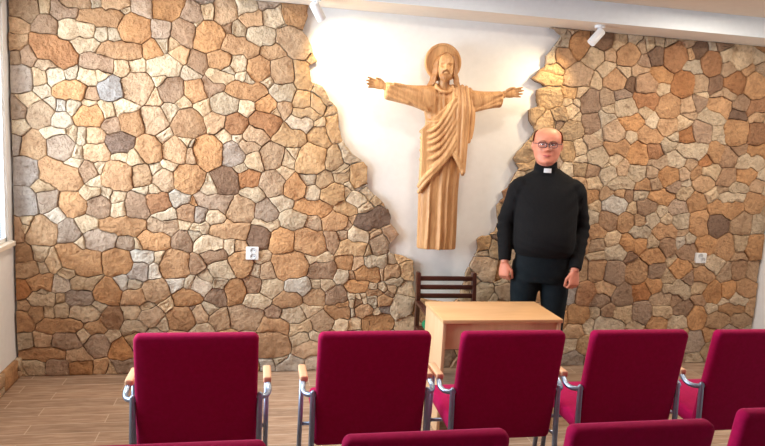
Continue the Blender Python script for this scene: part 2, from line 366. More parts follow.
# ------------------------------------------------------------------ stone cladding (weighted Voronoi of irregular stones)
ST = "606,1474,33c;710,1444,72y;736,1383,28g;655,1397,39c,11,0;618,1333,44y;711,1285,61c,17,1;784,1333,38c,17,1;868,1290,34y,14,0;777,1235,39c,14,0;846,1151,70k,63,31;943,1194,40k,12,0;640,1214,58y,17,0;684,1141,25t;633,1105,50t;741,1032,56c,17,0;625,1024,33t;820,1074,28t,23,1;875,1023,46t;975,1043,32b,26,1;699,924,56y,52,1;890,963,57t,2,-35;817,908,23y;745,819,34t;657,830,51o;886,827,48c,41,1;1004,840,35c;1074,859,26y,26,0;1116,770,56y,1,-22;1008,757,52t,18,0;825,737,57o,47,0;633,718,39c;748,636,48o,41,0;913,750,23t;697,712,17t;866,630,29c;926,625,40c;1037,679,35c,24,0;1015,643,23t;1112,625,49c;702,578,29c;762,578,14c;785,589,23c;890,599,40o,30,7;973,572,23b,10,0;638,517,32o,17,0;708,513,20c;759,510,33t,8,0;812,524,16c;874,507,30c;924,531,20c;961,482,37g;808,469,39o,31,0;897,448,23c,10,0;641,445,23w;708,448,27c;661,585,13t;2214,2527,44c,3,-29;2261,2599,26t;2341,2507,76o,16,1;2220,2410,68o,11,1;2117,2412,27c,3,-29;2129,2286,57y,38,3;2122,2245,65y,39,-7;2350,2260,74t,38,3;2306,2152,48y,16,1;2157,2108,84y,16,1;2291,2087,27c;2236,1973,55y,16,1;2064,1943,63y,13,-19;2186,1920,30c;2369,1970,38c;2380,2072,32c;2109,1919,74y,16,1;2005,1682,73y,14,21;2012,1606,40y,27,1;2235,1921,42b;2027,1799,31y;1860,1350,34O,7,21;1811,1225,42y,2,-23;1817,1090,32y,11,0;1681,1030,27y,16,0;1811,1028,21k;1706,983,63y;1796,950,53y,2,-21;1726,914,28c;1743,788,82t,16,-14;1861,768,60o;1721,604,63c,36,0;1912,605,74t;1805,555,28c;1890,683,29c;1637,668,39t,14,0;1605,710,31t;-1484,2434,73t,39,-10;-1351,2437,31c;-1518,2332,61t;-1232,2431,43b,48,4;-1345,2347,65b;-1022,2416,55o,82,7;-1159,2492,44t,40,4;-1046,2503,28c;-923,2513,41t,41,4;-766,2505,65g;-599,2520,82o,25,2;-454,2490,67b;-866,2488,26c;-1153,2337,60c,57,5;-1015,2315,45c;-941,2312,29c;-808,2366,97o;-640,2371,57g;-495,2365,83b;-1528,2224,53t,16,1;-1300,2183,86O,64,-29;-1105,2240,35c,41,3;-900,2213,56o,75,6;-699,2228,56o;-623,2286,26c;-568,2290,27c;-520,2215,50t;-416,2179,59b;-1033,2134,56b,49,4;-892,2119,45c;-792,2126,46c;-622,2138,66c,51,4;-458,2105,40c;-1523,2141,34t;-1444,2147,54b;-1333,2104,34t,29,2;-1503,1991,80G;-1391,2007,43c;-1294,2022,55c;-1197,2054,32c;-1099,2035,45c,20,1;-1017,2049,26c;-1207,1942,63o,49,3;-1368,1932,41c;-959,1967,68G;-1076,1924,40b;-792,1986,98t;-639,2040,30c;-570,1983,80b;-431,1992,68o;-690,1931,36t;-1458,1858,28c,32,2;-1539,1810,59g;-1387,1785,75t;-1330,1848,28w;-1265,1835,32w;-1184,1831,48c;-1093,1863,29c;-985,1834,49c,17,1;-876,1849,41c,34,2;-569,1841,34c;-500,1907,30c;-1094,1793,61o,41,2;-817,1758,63o,26,1;-698,1773,80t;-464,1768,99o;-1267,1751,47w;-944,1733,46b;-1560,1588,53G;-1440,1576,78t;-1293,1653,32c,25,1;-1269,1576,80g;-1203,1649,29c;-1145,1643,29c;-1054,1639,49t;-1171,1545,29c;-1046,1551,57t,34,2;-911,1611,62k,20,1;-715,1584,84o;-550,1583,81t;-620,1661,34c;-480,1644,34c;-417,1571,52t;-801,1526,37c;-903,1527,26c;-1492,1407,75G;-1272,1390,80o,66,-19;-1189,1464,32c;-1106,1414,55b;-1022,1444,33c;-1065,1353,24c;-921,1394,96o;-758,1401,67t;-671,1441,30c;-618,1379,68t;-460,1385,95o;-584,1481,24c;-740,1319,25c;-688,1312,34c;-1381,1305,29c;-1497,1195,82G;-1358,1208,61g;-1201,1195,81o;-1082,1271,33c,25,1;-1032,1182,76b;-930,1249,30c;-981,1265,25c;-913,1167,47c;-792,1189,84b;-662,1220,65O,18,1;-503,1253,38w,27,1;-414,1228,38o;-457,1152,66b;-617,1129,48c,18,0;-1310,1128,32w;-1492,1060,29c;-1550,1026,35b,-1,-27;-1493,1036,29c;-1395,1002,90t;-1220,1006,65g;-1110,1054,46c,34,1;-1162,934,30c;-1026,964,63g,48,1;-888,1050,59o,87,2;-871,930,47g,17,0;-792,931,24c;-687,961,65o,44,1;-626,1056,60t,44,1;-475,1079,35c;-492,965,66b;-406,1005,49c;-1514,836,57o;-1406,847,45c;-1491,754,51t,17,0;-1399,764,32c;-1324,802,58c;-1163,813,91o,59,-27;-1241,729,36c;-915,807,88o,14,0;-766,847,41w,39,1;-642,839,28c;-784,743,51g,21,0;-687,744,31w;-544,793,98o;-403,795,49b;-1527,606,56O;-1402,653,52o,42,0;-1293,645,46w,25,0;-1131,655,41c,43,0;-985,589,76o,17,0;-889,656,34w;-819,647,31c;-802,561,48o,35,0;-668,600,83t;-534,649,39w;-425,650,44c;-461,552,64o,27,0;-596,523,26c;-1395,588,26c;-1404,541,41c,42,0;-1175,551,46g,43,0;-1294,542,23c;-1047,485,24c;-1513,485,32t;-1524,392,68o;-1439,439,49t;-1364,448,33c;-1279,466,43c;-1142,437,47c,48,0;-960,408,68b;-828,446,45c;-704,407,61t,18,0;-731,484,28c;-641,367,35c;-802,349,43c,36,0;-487,396,80o,18,0;-405,445,36b;-1289,362,50o,82,-1;-1065,341,37t,31,0;-1519,243,45c;-1401,261,46t;-1256,250,58b,43,-1;-1049,208,81g;-1153,287,34c;-1403,156,46o,85,-1;-1180,133,40t,38,-1;-909,177,72o;-979,266,31c;-1464,61,41c,25,-1;-1311,58,50b,26,-1;-1164,55,47o,35,-1;-1042,53,43t;-954,31,38c;-891,49,45g,29,-1;-349,2516,42c;-227,2527,85t;-105,2563,56c,26,2;-50,2489,52t,21,2;46,2594,43g,27,2;93,2519,66c,22,2;227,2557,97o;-338,2352,101o;-417,2415,27c;-199,2415,26b;-146,2411,45c;6,2379,66c,39,3;-135,2306,55o,72,-12;81,2278,44t,36,3;230,2356,82t,57,-41;158,2454,32c;344,2267,29t;-257,2208,55o,14,1;-141,2190,52c;-203,2141,24c;3,2164,79o;158,2157,89t;297,2139,68y,16,-36;-246,2084,48c,32,2;-122,2102,31c;-76,2087,28c;59,2087,28c;-298,2027,41b,32,2;-84,2005,56o,76,-10;162,2012,57c,28,2;460,2031,66y,20,-21;-225,1915,66c,32,2;-81,1905,42c;45,1922,60o,15,1;293,1965,61y;175,1902,54t;407,1944,40y,1,-33;513,1885,46y;-286,1787,62t;-151,1776,70O;58,1806,68O,46,-12;120,1874,36c;334,1877,45y,47,3;289,1809,54w,34,2;217,1721,69y,38,-17;-22,1709,57t,27,1;-221,1699,35c;-140,1694,28c;424,1732,63y;421,1816,33c;535,1813,70y,1,-28;-336,1583,104o;-425,1616,31c;-165,1573,79G;-66,1633,44t,27,1;-18,1533,61c;101,1566,86t;204,1552,45c;259,1601,40c;374,1559,107y;536,1566,63y;631,1609,41c;-324,1334,38c;-207,1385,81k;-61,1409,61O,18,1;-108,1473,32c;116,1378,87t;267,1355,77o;179,1447,40c;360,1416,37c;392,1321,48c;475,1410,52y;546,1326,66y,35,1;619,1445,45y,19,1;587,1501,30c;-22,1307,39c,28,1;-295,1232,49g,82,-7;-102,1190,89t;74,1176,76g;186,1237,40c,38,1;396,1214,52o,77,-7;265,1133,59c,34,1;574,1121,72o,29,1;400,1107,47t;-393,1154,61g;-284,1128,49c;926,1240,39t;-383,1043,42c,22,0;-182,1029,57t,74,2;23,994,76k;-318,949,64c,40,1;-180,933,43c;-106,934,40t;194,969,83o;77,1098,36c,34,1;395,963,90o,40,-19;541,985,57b;-280,864,44b,40,1;-94,808,81o;-223,758,54c,28,0;-333,699,36c;36,839,37c;19,760,37c;95,751,59t;247,792,93o,48,1;438,854,45c,39,1;481,755,65b,27,0;-378,640,53w,22,0;-240,651,32c;-257,562,61b;-127,592,73o;-6,642,55b;127,623,59c,34,0;310,634,53w,43,0;25,533,52c,38,0;245,543,60o,43,0;440,554,61t,12,0;446,655,30c;515,655,42c;598,564,62b,28,0;953,534,56o;871,534,48c;-375,425,61t;-302,474,32c;-236,385,65t;-48,404,85t,42,0;142,443,52b;278,422,57c,43,0;145,352,47o,68,0;404,462,34c,30,0;623,441,51o,44,0;496,370,69t,16,0;350,330,38c,39,0;637,349,49c;738,348,47c;911,357,72o,41,0;-346,326,36c,37,0;129,202,94o,35,0;352,251,54c;405,168,58t,24,0;440,281,38c;105,39,53w;281,35,42w,59,-1;439,53,54w;191,78,28c;2528,2540,60k,22,2;2484,2428,60c,22,2;2674,2532,61c;2750,2458,87o,18,1;2605,2447,47t;2806,2562,39c;2856,2526,48t;2921,2551,48c;2989,2465,75k;2891,2418,53b;3152,2467,112O;2998,2577,33c;3091,2578,31c;3277,2497,41t;3367,2534,64k,24,2;3474,2450,101O;3458,2562,41c;3598,2510,58c;3733,2500,85c,19,1;3635,2420,61t;3808,2411,62o;3890,2521,57c;3943,2420,67t;3324,2408,57c,59,4;2582,2346,60c;2741,2337,57c;2853,2359,44t,32,2;3053,2328,67o,46,3;2671,2262,83o,18,1;2504,2240,43c;2788,2229,55k;2935,2249,85b,23,2;3247,2279,109O;3065,2227,54c;3400,2290,78t;3533,2288,70k;3712,2310,90O,19,1;3662,2234,66t;3567,2217,47t;3886,2301,110o;2402,2154,53c;2476,2088,86b,2,-20;2617,2137,74t;2738,2165,55b,27,2;2937,2136,67O,58,4;2784,2066,77c,27,2;3142,2087,104o;3317,2108,69t;3409,2134,65b;3423,2208,37c;3592,2124,84o,24,1;3796,2157,81b;3924,2133,77O,25,1;2639,2037,57c;2339,2009,56c;2937,2044,45c;2503,1940,87b;2353,1871,75y,22,1;2623,1977,61c,23,1;2702,1879,93t;2831,1958,62o,57,3;2570,1841,44c;2833,1844,40c;3017,1864,68o,53,-8;3016,1968,54c;3148,1944,78t,19,1;3299,1973,65c;3325,2048,51t;3347,1881,79O;3463,1919,98b;3519,2038,75c,43,2;3572,1924,47c;3663,1886,47c;3781,1925,115o;3785,2064,72k;3969,1923,102O;3948,2062,72t;2335,1717,69y;2422,1742,69c;2519,1787,55t,22,1;2728,1756,62o,57,3;2588,1677,79c,18,1;2727,1662,49c;2930,1713,90o;3067,1741,73O;3178,1799,50c,28,1;3207,1853,41c;3387,1766,65c,67,3;3265,1686,69c,19,1;3101,1658,50t,24,1;3608,1755,81o;3723,1728,86b;3531,1687,66O;3812,1797,48b,35,2;3991,1783,63o,50,2;3941,1694,73c,63,3;3390,1649,52t;2454,1650,48c;2450,1588,57y;2553,1572,62b;2682,1545,62c,18,1;2804,1592,56t;2924,1566,72c,19,1;2652,1607,31c;3209,1556,83o,19,1;3063,1582,50t;3340,1571,58t;3459,1587,57o;3580,1602,62c,34,1;3748,1555,77b,15,1;3920,1583,73o,30,1;4059,1589,49c;2576,1468,62c;2804,1487,58c,58,2;2995,1462,55o,19,1;3098,1487,55t;3268,1472,61b;3532,1503,81t,20,1;3374,1497,42c;3846,1481,68c,30,1;3723,1466,48t;4034,1499,69t;2574,1373,58o;2688,1388,54t;2804,1391,50t;2875,1383,50b;2767,1305,81w,35,1;2991,1398,55c,14,0;3171,1382,58o,67,2;3050,1303,74b,19,1;3173,1274,51c;2605,1300,45c;2922,1278,50c;3384,1422,59c,34,1;3490,1360,90o;3327,1300,66g,24,1;3606,1418,53c,20,1;3808,1403,58c,63,2;3770,1313,68o,88,3;4016,1365,99o;2581,1204,58c;2722,1186,86b;2886,1180,78o;2993,1182,58t;3098,1196,65c;3241,1210,52c;3365,1192,80c;3539,1185,86o,3,-22;3689,1178,87k;3940,1195,94t;4080,1198,75c;2639,1091,63o,19,0;2651,983,72t;3015,1099,65c,29,1;3243,1104,66o,49,1;2774,1029,59c,19,0;2967,1000,74o,60,1;3133,1014,56c;3269,994,80b;3386,1034,52w;2832,932,64c,47,1;2942,901,46k;3157,915,66o,39,1;3472,942,72b,20,0;3376,1107,52t;3601,1000,68o,25,0;3459,1042,38c;3818,981,93o;3940,1018,74c;3968,916,55t,26,0;4087,986,100o;2659,908,54c;2545,776,67t;2672,788,86o;2827,768,92b;3018,769,103o;3198,782,71b;3315,727,62c;3416,807,77o,30,0;3501,729,58b;3348,851,43c;3623,752,78o,20,0;3723,844,64c,25,0;3848,777,69t;3972,801,90b;4104,791,81t;2587,590,95O;2459,601,72g;2747,635,60t,33,0;2711,535,60b,28,0;2920,580,88b;3072,614,61O,36,0;3189,659,52o,24,0;3388,637,58c,70,0;3288,547,67t,37,0;3389,535,53b;3611,650,73c;3625,547,54b;3746,593,89o;3884,617,75o;4048,640,91o;3997,547,63c,31,0;3857,536,40c;2547,413,77o,23,0;2803,446,55b;2686,435,50c;2926,423,61c,34,0;3106,433,85b;3289,444,62c,30,0;3487,455,58b,45,0;3621,397,89o;3738,466,50c;3944,466,55o,65,0;3815,373,70t,36,0;4036,372,66t,21,0;3265,342,62o,20,0;3438,352,63c,30,0;2815,345,56c,67,0;2513,291,57t,23,0;2638,335,55c;3057,332,47c;1717,44,80b;2791,198,87c;2311,892,82b;-638,137,93y;1661,357,92y;4146,2234,93c;2484,1012,91o;1163,328,87c;-158,114,79y;3179,182,91y;892,189,83c;2180,232,88t;-1352,2602,80o;-404,113,92c;4113,98,89t;2188,1622,92g;2326,491,83t;2128,1134,93o;2245,730,85t;1843,280,90y;3627,172,85g;589,36,85o;1623,170,79y;3793,91,80y;2195,1310,83t;2424,1426,86t;1264,13,90c;2121,608,81o;1371,254,85c;2024,311,83c;1044,95,79t;1949,27,88o;2328,112,82g;3955,244,79g;4072,2563,80t;2858,40,87b;1446,94,87b;751,74,80o;2338,1117,88g;1273,457,88o;-1102,2620,79y;2082,928,80y;2537,23,90g;4109,2058,91c;1947,1092,86o;1992,1332,83t;3393,162,82g;2005,741,83t;3299,26,87c;1898,454,81t;1480,462,86t;2339,265,77g;3008,188,81o;1091,489,80c;2159,34,81c;591,215,77o;2150,415,80t;-1526,2616,91o;4082,2403,79y;3465,19,78b;2360,1284,69t;2072,1511,65c;3645,11,68c;3072,17,71o;2701,13,68b;-27,16,76o;2628,155,69y;1211,177,64o;2226,1474,64c;2211,998,67o;4150,1689,68c;3960,56,66b;-188,252,63y;-523,245,64t;2393,764,52t;909,12,52o;-297,13,58t;2195,1773,53g;1947,867,59t;3767,245,52o;4138,1907,50g;1525,292,58o;1752,472,50t;3936,2617,53o;-372,2605,53g;2044,153,58g;-529,24,60g;2484,1248,51t;-798,246,54y;-748,28,55t;735,248,55c;4124,477,57t;-890,2613,53t;3253,2604,52t;1583,14,51b;2405,373,51o;2446,871,52c;3544,2609,56b;-367,1879,42c;-1530,1679,41c;-42,249,46c;-682,294,43c;2182,842,42t;4139,1475,41c;2011,542,42t;-1559,18,44c;2329,1560,41c;2292,614,42c;2290,372,41c;2496,184,48c;3573,868,40c;1018,227,47c;-713,2609,46c;4144,1305,41c;3489,253,40t;1586,559,48c;1970,1474,46c;4133,249,42c;1899,1220,45c;1740,199,44c"
NI = [310,2723,316,2539,286,2444,336,2367,403,2238,335,2212,360,2105,430,2076,542,1931,562,1806,618,1668,678,1621,784,1533,791,1381,916,1268,940,1225,978,1226,976,1122,1041,1041,962,957,988,898,1088,876,1167,847,1177,686,1170,663,1200,555,1486,516,1547,556,1581,752,1664,931,1650,1008,1718,1056,1796,1081,1806,1158,1781,1272,1840,1335,1819,1387,1873,1420,1941,1566,1887,1632,1973,1748,2031,1826,2043,1864,1998,1921,1983,2001,2053,2027,2033,2151,2095,2177,1978,2228,2081,2330,2089,2410,2181,2533,2208,2593,2015,2606,408,2640]
NICHE = [Vector((NI[i]/1000, NI[i+1]/1000)) for i in range(0, len(NI), 2)]
TINT = {'c': (219, 195, 165), 't': (205, 171, 138), 'o': (203, 157, 115), 'O': (186, 134, 94), 'b': (180, 148, 122), 'g': (184, 164, 148),
        'G': (192, 180, 172), 'w': (221, 208, 192), 'k': (138, 110, 91), 'y': (208, 173, 134)}  # y: tan with a trace of warm spotlight put into the colour
X0, X1, Z0, Z1 = XL+.012, XR-.012, 0.0, ZS
seeds = []; stones = []
for i, e in enumerate(ST.split(';')):
    v = e.split(',')
    x, z = int(v[0])/1000, int(v[1])/1000
    r = int(v[2][:-1])/1000; c = v[2][-1]
    dx, dz = (int(v[3])/1000, int(v[4])/1000) if len(v) > 3 else (0, 0)
    stones.append((x, z, r, c))
    L = hypot(dx, dz); k = 1 if L < .012 else (2 if L < .7*r*1.4 else 3)
    if k == 1: seeds.append((x, z, r, i))
    elif k == 2:
        for s in (-.8, .8): seeds.append((x+dx*s, z+dz*s, r, i))
    else:
        for s in (-1, 0, 1): seeds.append((x+dx*s, z+dz*s, r, i))

def clip_half(poly, nx, nz, c):
    out = []
    for i in range(len(poly)):
        a, b = poly[i-1], poly[i]
        da = a[0]*nx+a[1]*nz-c; db = b[0]*nx+b[1]*nz-c
        if (da <= 0) != (db <= 0):
            t = da/(da-db); out.append((a[0]+(b[0]-a[0])*t, a[1]+(b[1]-a[1])*t))
        if db <= 0: out.append(b)
    return out

def power_cells(seeds, X0, X1, Z0, Z1, reach=.75):
    cells = []
    for i, (x, z, r, k) in enumerate(seeds):
        poly = [(X0, Z0), (X1, Z0), (X1, Z1), (X0, Z1)]
        near = sorted(((hypot(q[0]-x, q[1]-z), j) for j, q in enumerate(seeds) if j != i and abs(q[0]-x) < reach and abs(q[1]-z) < reach))
        for d, j in near:
            X, Z, R, K = seeds[j]
            nx, nz = X-x, Z-z
            c = ((X*X+Z*Z-R*R)-(x*x+z*z-r*r))/2
            poly = clip_half(poly, nx, nz, c)
            if len(poly) < 3: break
        cells.append(poly)
    return cells

def union_outline(polys):
    """outline of cells that share whole edges"""
    key = lambda p: (round(p[0]*2e4), round(p[1]*2e4))
    E = {}; P = {}
    for poly in polys:
        ks = []
        for p in poly:
            q = key(p)
            for ddx in (-1, 0, 1):
                for ddz in (-1, 0, 1):
                    if (q[0]+ddx, q[1]+ddz) in P: q = (q[0]+ddx, q[1]+ddz); break
                else: continue
                break
            P.setdefault(q, p)
            if not ks or ks[-1] != q: ks.append(q)
        if len(ks) > 1 and ks[0] == ks[-1]: ks.pop()
        if len(ks) < 3: continue
        for a, b in zip(ks, ks[1:]+ks[:1]): E[(a, b)] = 1
    nxt = {}
    for a, b in E:
        if (b, a) not in E: nxt.setdefault(a, []).append(b)
    best = []
    used = set()
    for s in list(nxt):
        if s in used: continue
        loop = [s]; used.add(s); cur = nxt[s][0]; g = 0
        while cur != s and g < 500:
            if cur in used or cur not in nxt: break
            loop.append(cur); used.add(cur); cur = nxt[cur][0]; g += 1
        if len(loop) > len(best): best = loop
    return [P[k] for k in best]

def area(p): return sum(p[i-1][0]*p[i][1]-p[i][0]*p[i-1][1] for i in range(len(p)))/2
def in_poly(x, z, P):
    c = False
    for i in range(len(P)):
        a, b = P[i], P[i-1]
        if (a[1] > z) != (b[1] > z) and x < (b[0]-a[0])*(z-a[1])/(b[1]-a[1])+a[0]: c = not c
    return c

def seg_x(a, b, c, d):
    r = (b[0]-a[0], b[1]-a[1]); s = (d[0]-c[0], d[1]-c[1]); den = r[0]*s[1]-r[1]*s[0]
    if abs(den) < 1e-12: return False
    t = ((c[0]-a[0])*s[1]-(c[1]-a[1])*s[0])/den; u = ((c[0]-a[0])*r[1]-(c[1]-a[1])*r[0])/den
    return 0 <= t <= 1 and 0 <= u <= 1

def subtract_niche(poly):
    """parts of poly outside the white niche (constrained triangulation)"""
    ins = [in_poly(p[0], p[1], NICHE) for p in poly]
    cross = any(seg_x(poly[i-1], poly[i], NICHE[j-1], NICHE[j]) for i in range(len(poly)) for j in range(len(NICHE)))
    if not cross:
        if all(ins): return []
        return [poly]
    vs = [Vector(p) for p in poly]+NICHE
    n = len(poly); f = [list(range(n)), list(range(n, n+len(NICHE)))]
    ov, oe, of, vi, ei, fi = geometry.delaunay_2d_cdt(vs, [], f, 1, 1e-6, True)
    tris = [t for t, o in zip(of, fi) if 0 in o and 1 not in o]
    # group into connected pieces, walk outlines
    em = {}
    for k, t in enumerate(tris):
        for a, b in zip(t, t[1:]+t[:1]): em[(a, b)] = k
    seen = set(); res = []
    for k in range(len(tris)):
        if k in seen: continue
        st = [k]; comp = []
        while st:
            q = st.pop()
            if q in seen: continue
            seen.add(q); comp.append(q)
            t = tris[q]
            for a, b in zip(t, t[1:]+t[:1]):
                if (b, a) in em and em[(b, a)] not in seen: st.append(em[(b, a)])
        cs = set(comp); nx = {}
        for q in comp:
            t = tris[q]
            for a, b in zip(t, t[1:]+t[:1]):
                if em.get((b, a)) not in cs: nx[a] = b
        s = next(iter(nx)); loop = [s]; cur = nx[s]
        while cur != s and cur in nx and len(loop) < 400: loop.append(cur); cur = nx[cur]
        p = [tuple(ov[i]) for i in loop]
        if area(p) < 0: p.reverse()
        if area(p) > .0007: res.append(p)
    return res

def resample(poly, step):
    out = []
    for a, b in zip(poly, poly[1:]+poly[:1]):
        L = hypot(b[0]-a[0], b[1]-a[1]); n = max(1, int(L/step+.5))
        for k in range(n): out.append((a[0]+(b[0]-a[0])*k/n, a[1]+(b[1]-a[1])*k/n))
    return out

resample_n = [Vector(p) for p in resample([tuple(v) for v in NICHE], .03)]

def dedupe(poly, eps=.004):
    out = []
    for p in poly:
        if not out or hypot(p[0]-out[-1][0], p[1]-out[-1][1]) > eps: out.append(p)
    while len(out) > 1 and hypot(out[0][0]-out[-1][0], out[0][1]-out[-1][1]) <= eps: out.pop()
    return out

def inset(poly, d):
    out = []; n = len(poly)
    for i in range(n):
        a, b, c = Vector(poly[i-1]), Vector(poly[i]), Vector(poly[(i+1) % n])
        e1 = (b-a); e2 = (c-b)
        if e1.length < 1e-9 or e2.length < 1e-9: out.append(tuple(b)); continue
        e1.normalize(); e2.normalize()
        n1 = Vector((-e1.y, e1.x)); n2 = Vector((-e2.y, e2.x)); m = n1+n2
        if m.length < .3: m = n1
        m.normalize(); k = d/max(.45, m.dot(n1))
        out.append(tuple(b+m*k))
    return out

# the white patch carries no stone: empty seeds keep the neighbouring cells short
gx = 0.2
while gx < 2.3:
    gz = .9
    while gz < ZS:
        if in_poly(gx, gz, NICHE) and min(hypot(gx-q.x, gz-q.y) for q in resample_n) > .085: seeds.append((gx, gz, .02, -1))
        gz += .07
    gx += .07
def warp(p):
    v = Vector((p[0]*11, p[1]*11, 3.3)); u = Vector((p[0]*34, p[1]*34, 8.1))
    if p[1] < .004 or p[0] < X0+.004 or p[0] > X1-.004 or p[1] > Z1-.004: return tuple(p)
    a = noise.noise_vector(v)*.012+noise.noise_vector(u)*.0055
    return (p[0]+a.x, max(.001, p[1]+a.y))
cells = power_cells(seeds, X0, X1, Z0, Z1)
groups = {}
for (x, z, r, k), c in zip(seeds, cells):
    if len(c) >= 3: groups.setdefault(k, []).append(c)
bms = {0: bmesh.new(), 1: bmesh.new()}; cols = {0: [], 1: []}
backs = {0: bmesh.new(), 1: bmesh.new()}
def lin(c): return srgb(*c)[:3]
for k, polys in groups.items():
    if k < 0: continue
    out = polys[0] if len(polys) == 1 else union_outline(polys)
    out = dedupe(out)
    if len(out) < 3 or abs(area(out)) < .0006: continue
    if area(out) < 0: out.reverse()
    x, z, r, c = stones[k]
    for piece in subtract_niche(out):
        piece = dedupe(piece)
        if len(piece) < 3: continue
        cx = sum(p[0] for p in piece)/len(piece); cz = sum(p[1] for p in piece)/len(piece)
        side = 0 if cx < 1.36 else 1
        bb = backs[side]
        # mortar bed under this stone
        whole = piece
        if piece is not None and abs(area(piece)-area(out)) > 1e-4: piece = inset(piece, .005)
        piece = [warp(p) for p in resample(piece, .024)]
        f0 = [bb.verts.new((p[0], D+.013, p[1])) for p in piece]
        try: bb.faces.new(f0)
        except ValueError: pass
        for i in range(len(piece)):
            a, b = piece[i-1], piece[i]
            q = [bb.verts.new((a[0], D+.013, a[1])), bb.verts.new((b[0], D+.013, b[1])), bb.verts.new((b[0], YW-.001, b[1])), bb.verts.new((a[0], YW-.001, a[1]))]
            bb.faces.new(q)
        piece = whole
        rr = random.Random(k*17+3)
        pl = [warp(p) for p in resample(piece, .024)]
        pl = inset(pl, rr.uniform(.0016, .0029))
        pl = [(p[0]+rr.uniform(-1, 1)*.0018, p[1]+rr.uniform(-1, 1)*.0018) for p in pl]
        sz = sqrt(abs(area(piece)))
        e = min(.0055, sz*.055)
        top = D-.004+rr.uniform(-.010, .008); tx, tz = rr.uniform(-.035, .035), rr.uniform(-.05, .03)
        def yy(p, o): return top+o+(p[0]-cx)*tx+(p[1]-cz)*tz
        r1 = [(p[0], D+.017, p[1]) for p in pl]
        r2 = [(p[0], yy(p, .006)+rr.uniform(-.002, .002), p[1]) for p in pl]
        p3 = inset(pl, e*.35); r3 = [(p[0], yy(p, .0015)+rr.uniform(-.002, .002), p[1]) for p in p3]
        p4 = inset(pl, e); r4 = [(p[0], yy(p, 0)+rr.uniform(-.003, .003), p[1]) for p in p4]
        r5 = []
        for p in p4:
            q = (cx+(p[0]-cx)*.5, cz+(p[1]-cz)*.5)
            r5.append((q[0], yy(q, 0)+(noise.noise(Vector((q[0]*9, q[1]*9, k*1.7))))*.016, q[1]))
        b = bms[side]
        R = [[b.verts.new(p) for p in ring] for ring in (r1, r2, r3, r4, r5)]
        fs = []; n = len(pl)
        for A, B in zip(R, R[1:]):
            for i in range(n): fs.append(b.faces.new((A[i-1], A[i], B[i], B[i-1])))
        cv = b.verts.new((cx, yy((cx, cz), 0)+rr.uniform(-.006, .006), cz))
        for i in range(n): fs.append(b.faces.new((R[-1][i-1], R[-1][i], cv)))
        base = TINT[c]; s_ = 1+rr.uniform(-.07, .07); w_ = rr.uniform(-6, 6)
        base = (min(255, base[0]*s_+w_), base[1]*s_, max(0, base[2]*s_-w_))
        cols[side] += [lin(base)]*sum(len(f.verts) for f in fs)
for sd in (0, 1):
    bm = bms[sd]
    # flip towards the room if needed, keeping face order for the tint
    for f in bm.faces: f.smooth = True
    me = bpy.data.meshes.new('stone_cladding'); bm.to_mesh(me); bm.free()
    ca = me.color_attributes.new('stone_tint', 'FLOAT_COLOR', 'CORNER')
    flat = []
    for c in cols[sd]: flat += [c[0], c[1], c[2], 1]
    ca.data.foreach_set('color', flat)
    me.set_sharp_from_angle(angle=radians(50))
    o = link_mesh('trim_%d' % (3+sd), me, M['stone']); o['kind'] = 'structure'
    o['label'] = ('left' if sd == 0 else 'right')+' field of irregular tan stone cladding on the back wall'
    b = backs[sd]
    obj('mortar_bed', b, M['mortar'], o, smooth=False)

# stone skirting on the left wall
bm = bmesh.new(); bb = bmesh.new()
sx = XL; skcols = []
ss = []
yq = -1.5
rr = random.Random(11)
while yq < YW-.02:
    ln = rr.uniform(.14, .30)
    split = rr.random() < .5
    hs = [0, rr.uniform(.05, .085), .135] if split else [0, .135]
    y1 = min(YW-.01, yq+ln)
    for z0, z1 in zip(hs, hs[1:]):
        top = rr.uniform(.028, .036)
        q = [(yq+.004, z0+.003), (y1-.004+rr.uniform(-.006, .0), z0+.003), (y1-.004, z1-.003+rr.uniform(-.012, .004)), (yq+.004, z1-.003+rr.uniform(-.012, .004))]
        q = resample(q, .05); n = len(q)
        cy = sum(p[0] for p in q)/n; cz = sum(p[1] for p in q)/n
        R = []
        for kk, (ofs, xx) in enumerate(((1, .004), (1, top-.008), (.93, top), (.5, top+.003))):
            R.append([bm.verts.new((sx+xx+(rr.uniform(-.0015, .0015) if kk else 0), cy+(p[0]-cy)*ofs, cz+(p[1]-cz)*ofs)) for p in q])
        fc = 0
        for A, B in zip(R, R[1:]):
            for i in range(n): bm.faces.new((A[i-1], B[i-1], B[i], A[i])); fc += 4
        cv = bm.verts.new((sx+top+.003, cy, cz))
        for i in range(n): bm.faces.new((R[-1][i], R[-1][i-1], cv)); fc += 3
        skcols += [lin(TINT[rr.choice('totbcc')])]*fc
    yq = y1
for f in bm.faces: f.smooth = True
me = bpy.data.meshes.new('baseboard_left'); bm.to_mesh(me); bm.free()
ca = me.color_attributes.new('stone_tint', 'FLOAT_COLOR', 'CORNER'); flat = []
for c in skcols: flat += [c[0], c[1], c[2], 1]
ca.data.foreach_set('color', flat)
o = link_mesh('baseboard_left', me, M['stone']); o['kind'] = 'structure'
bm_box(bb, sx, sx+.022, -1.5, YW-.01, 0, .13); obj('mortar_bed', bb, M['mortar'], o, smooth=False)

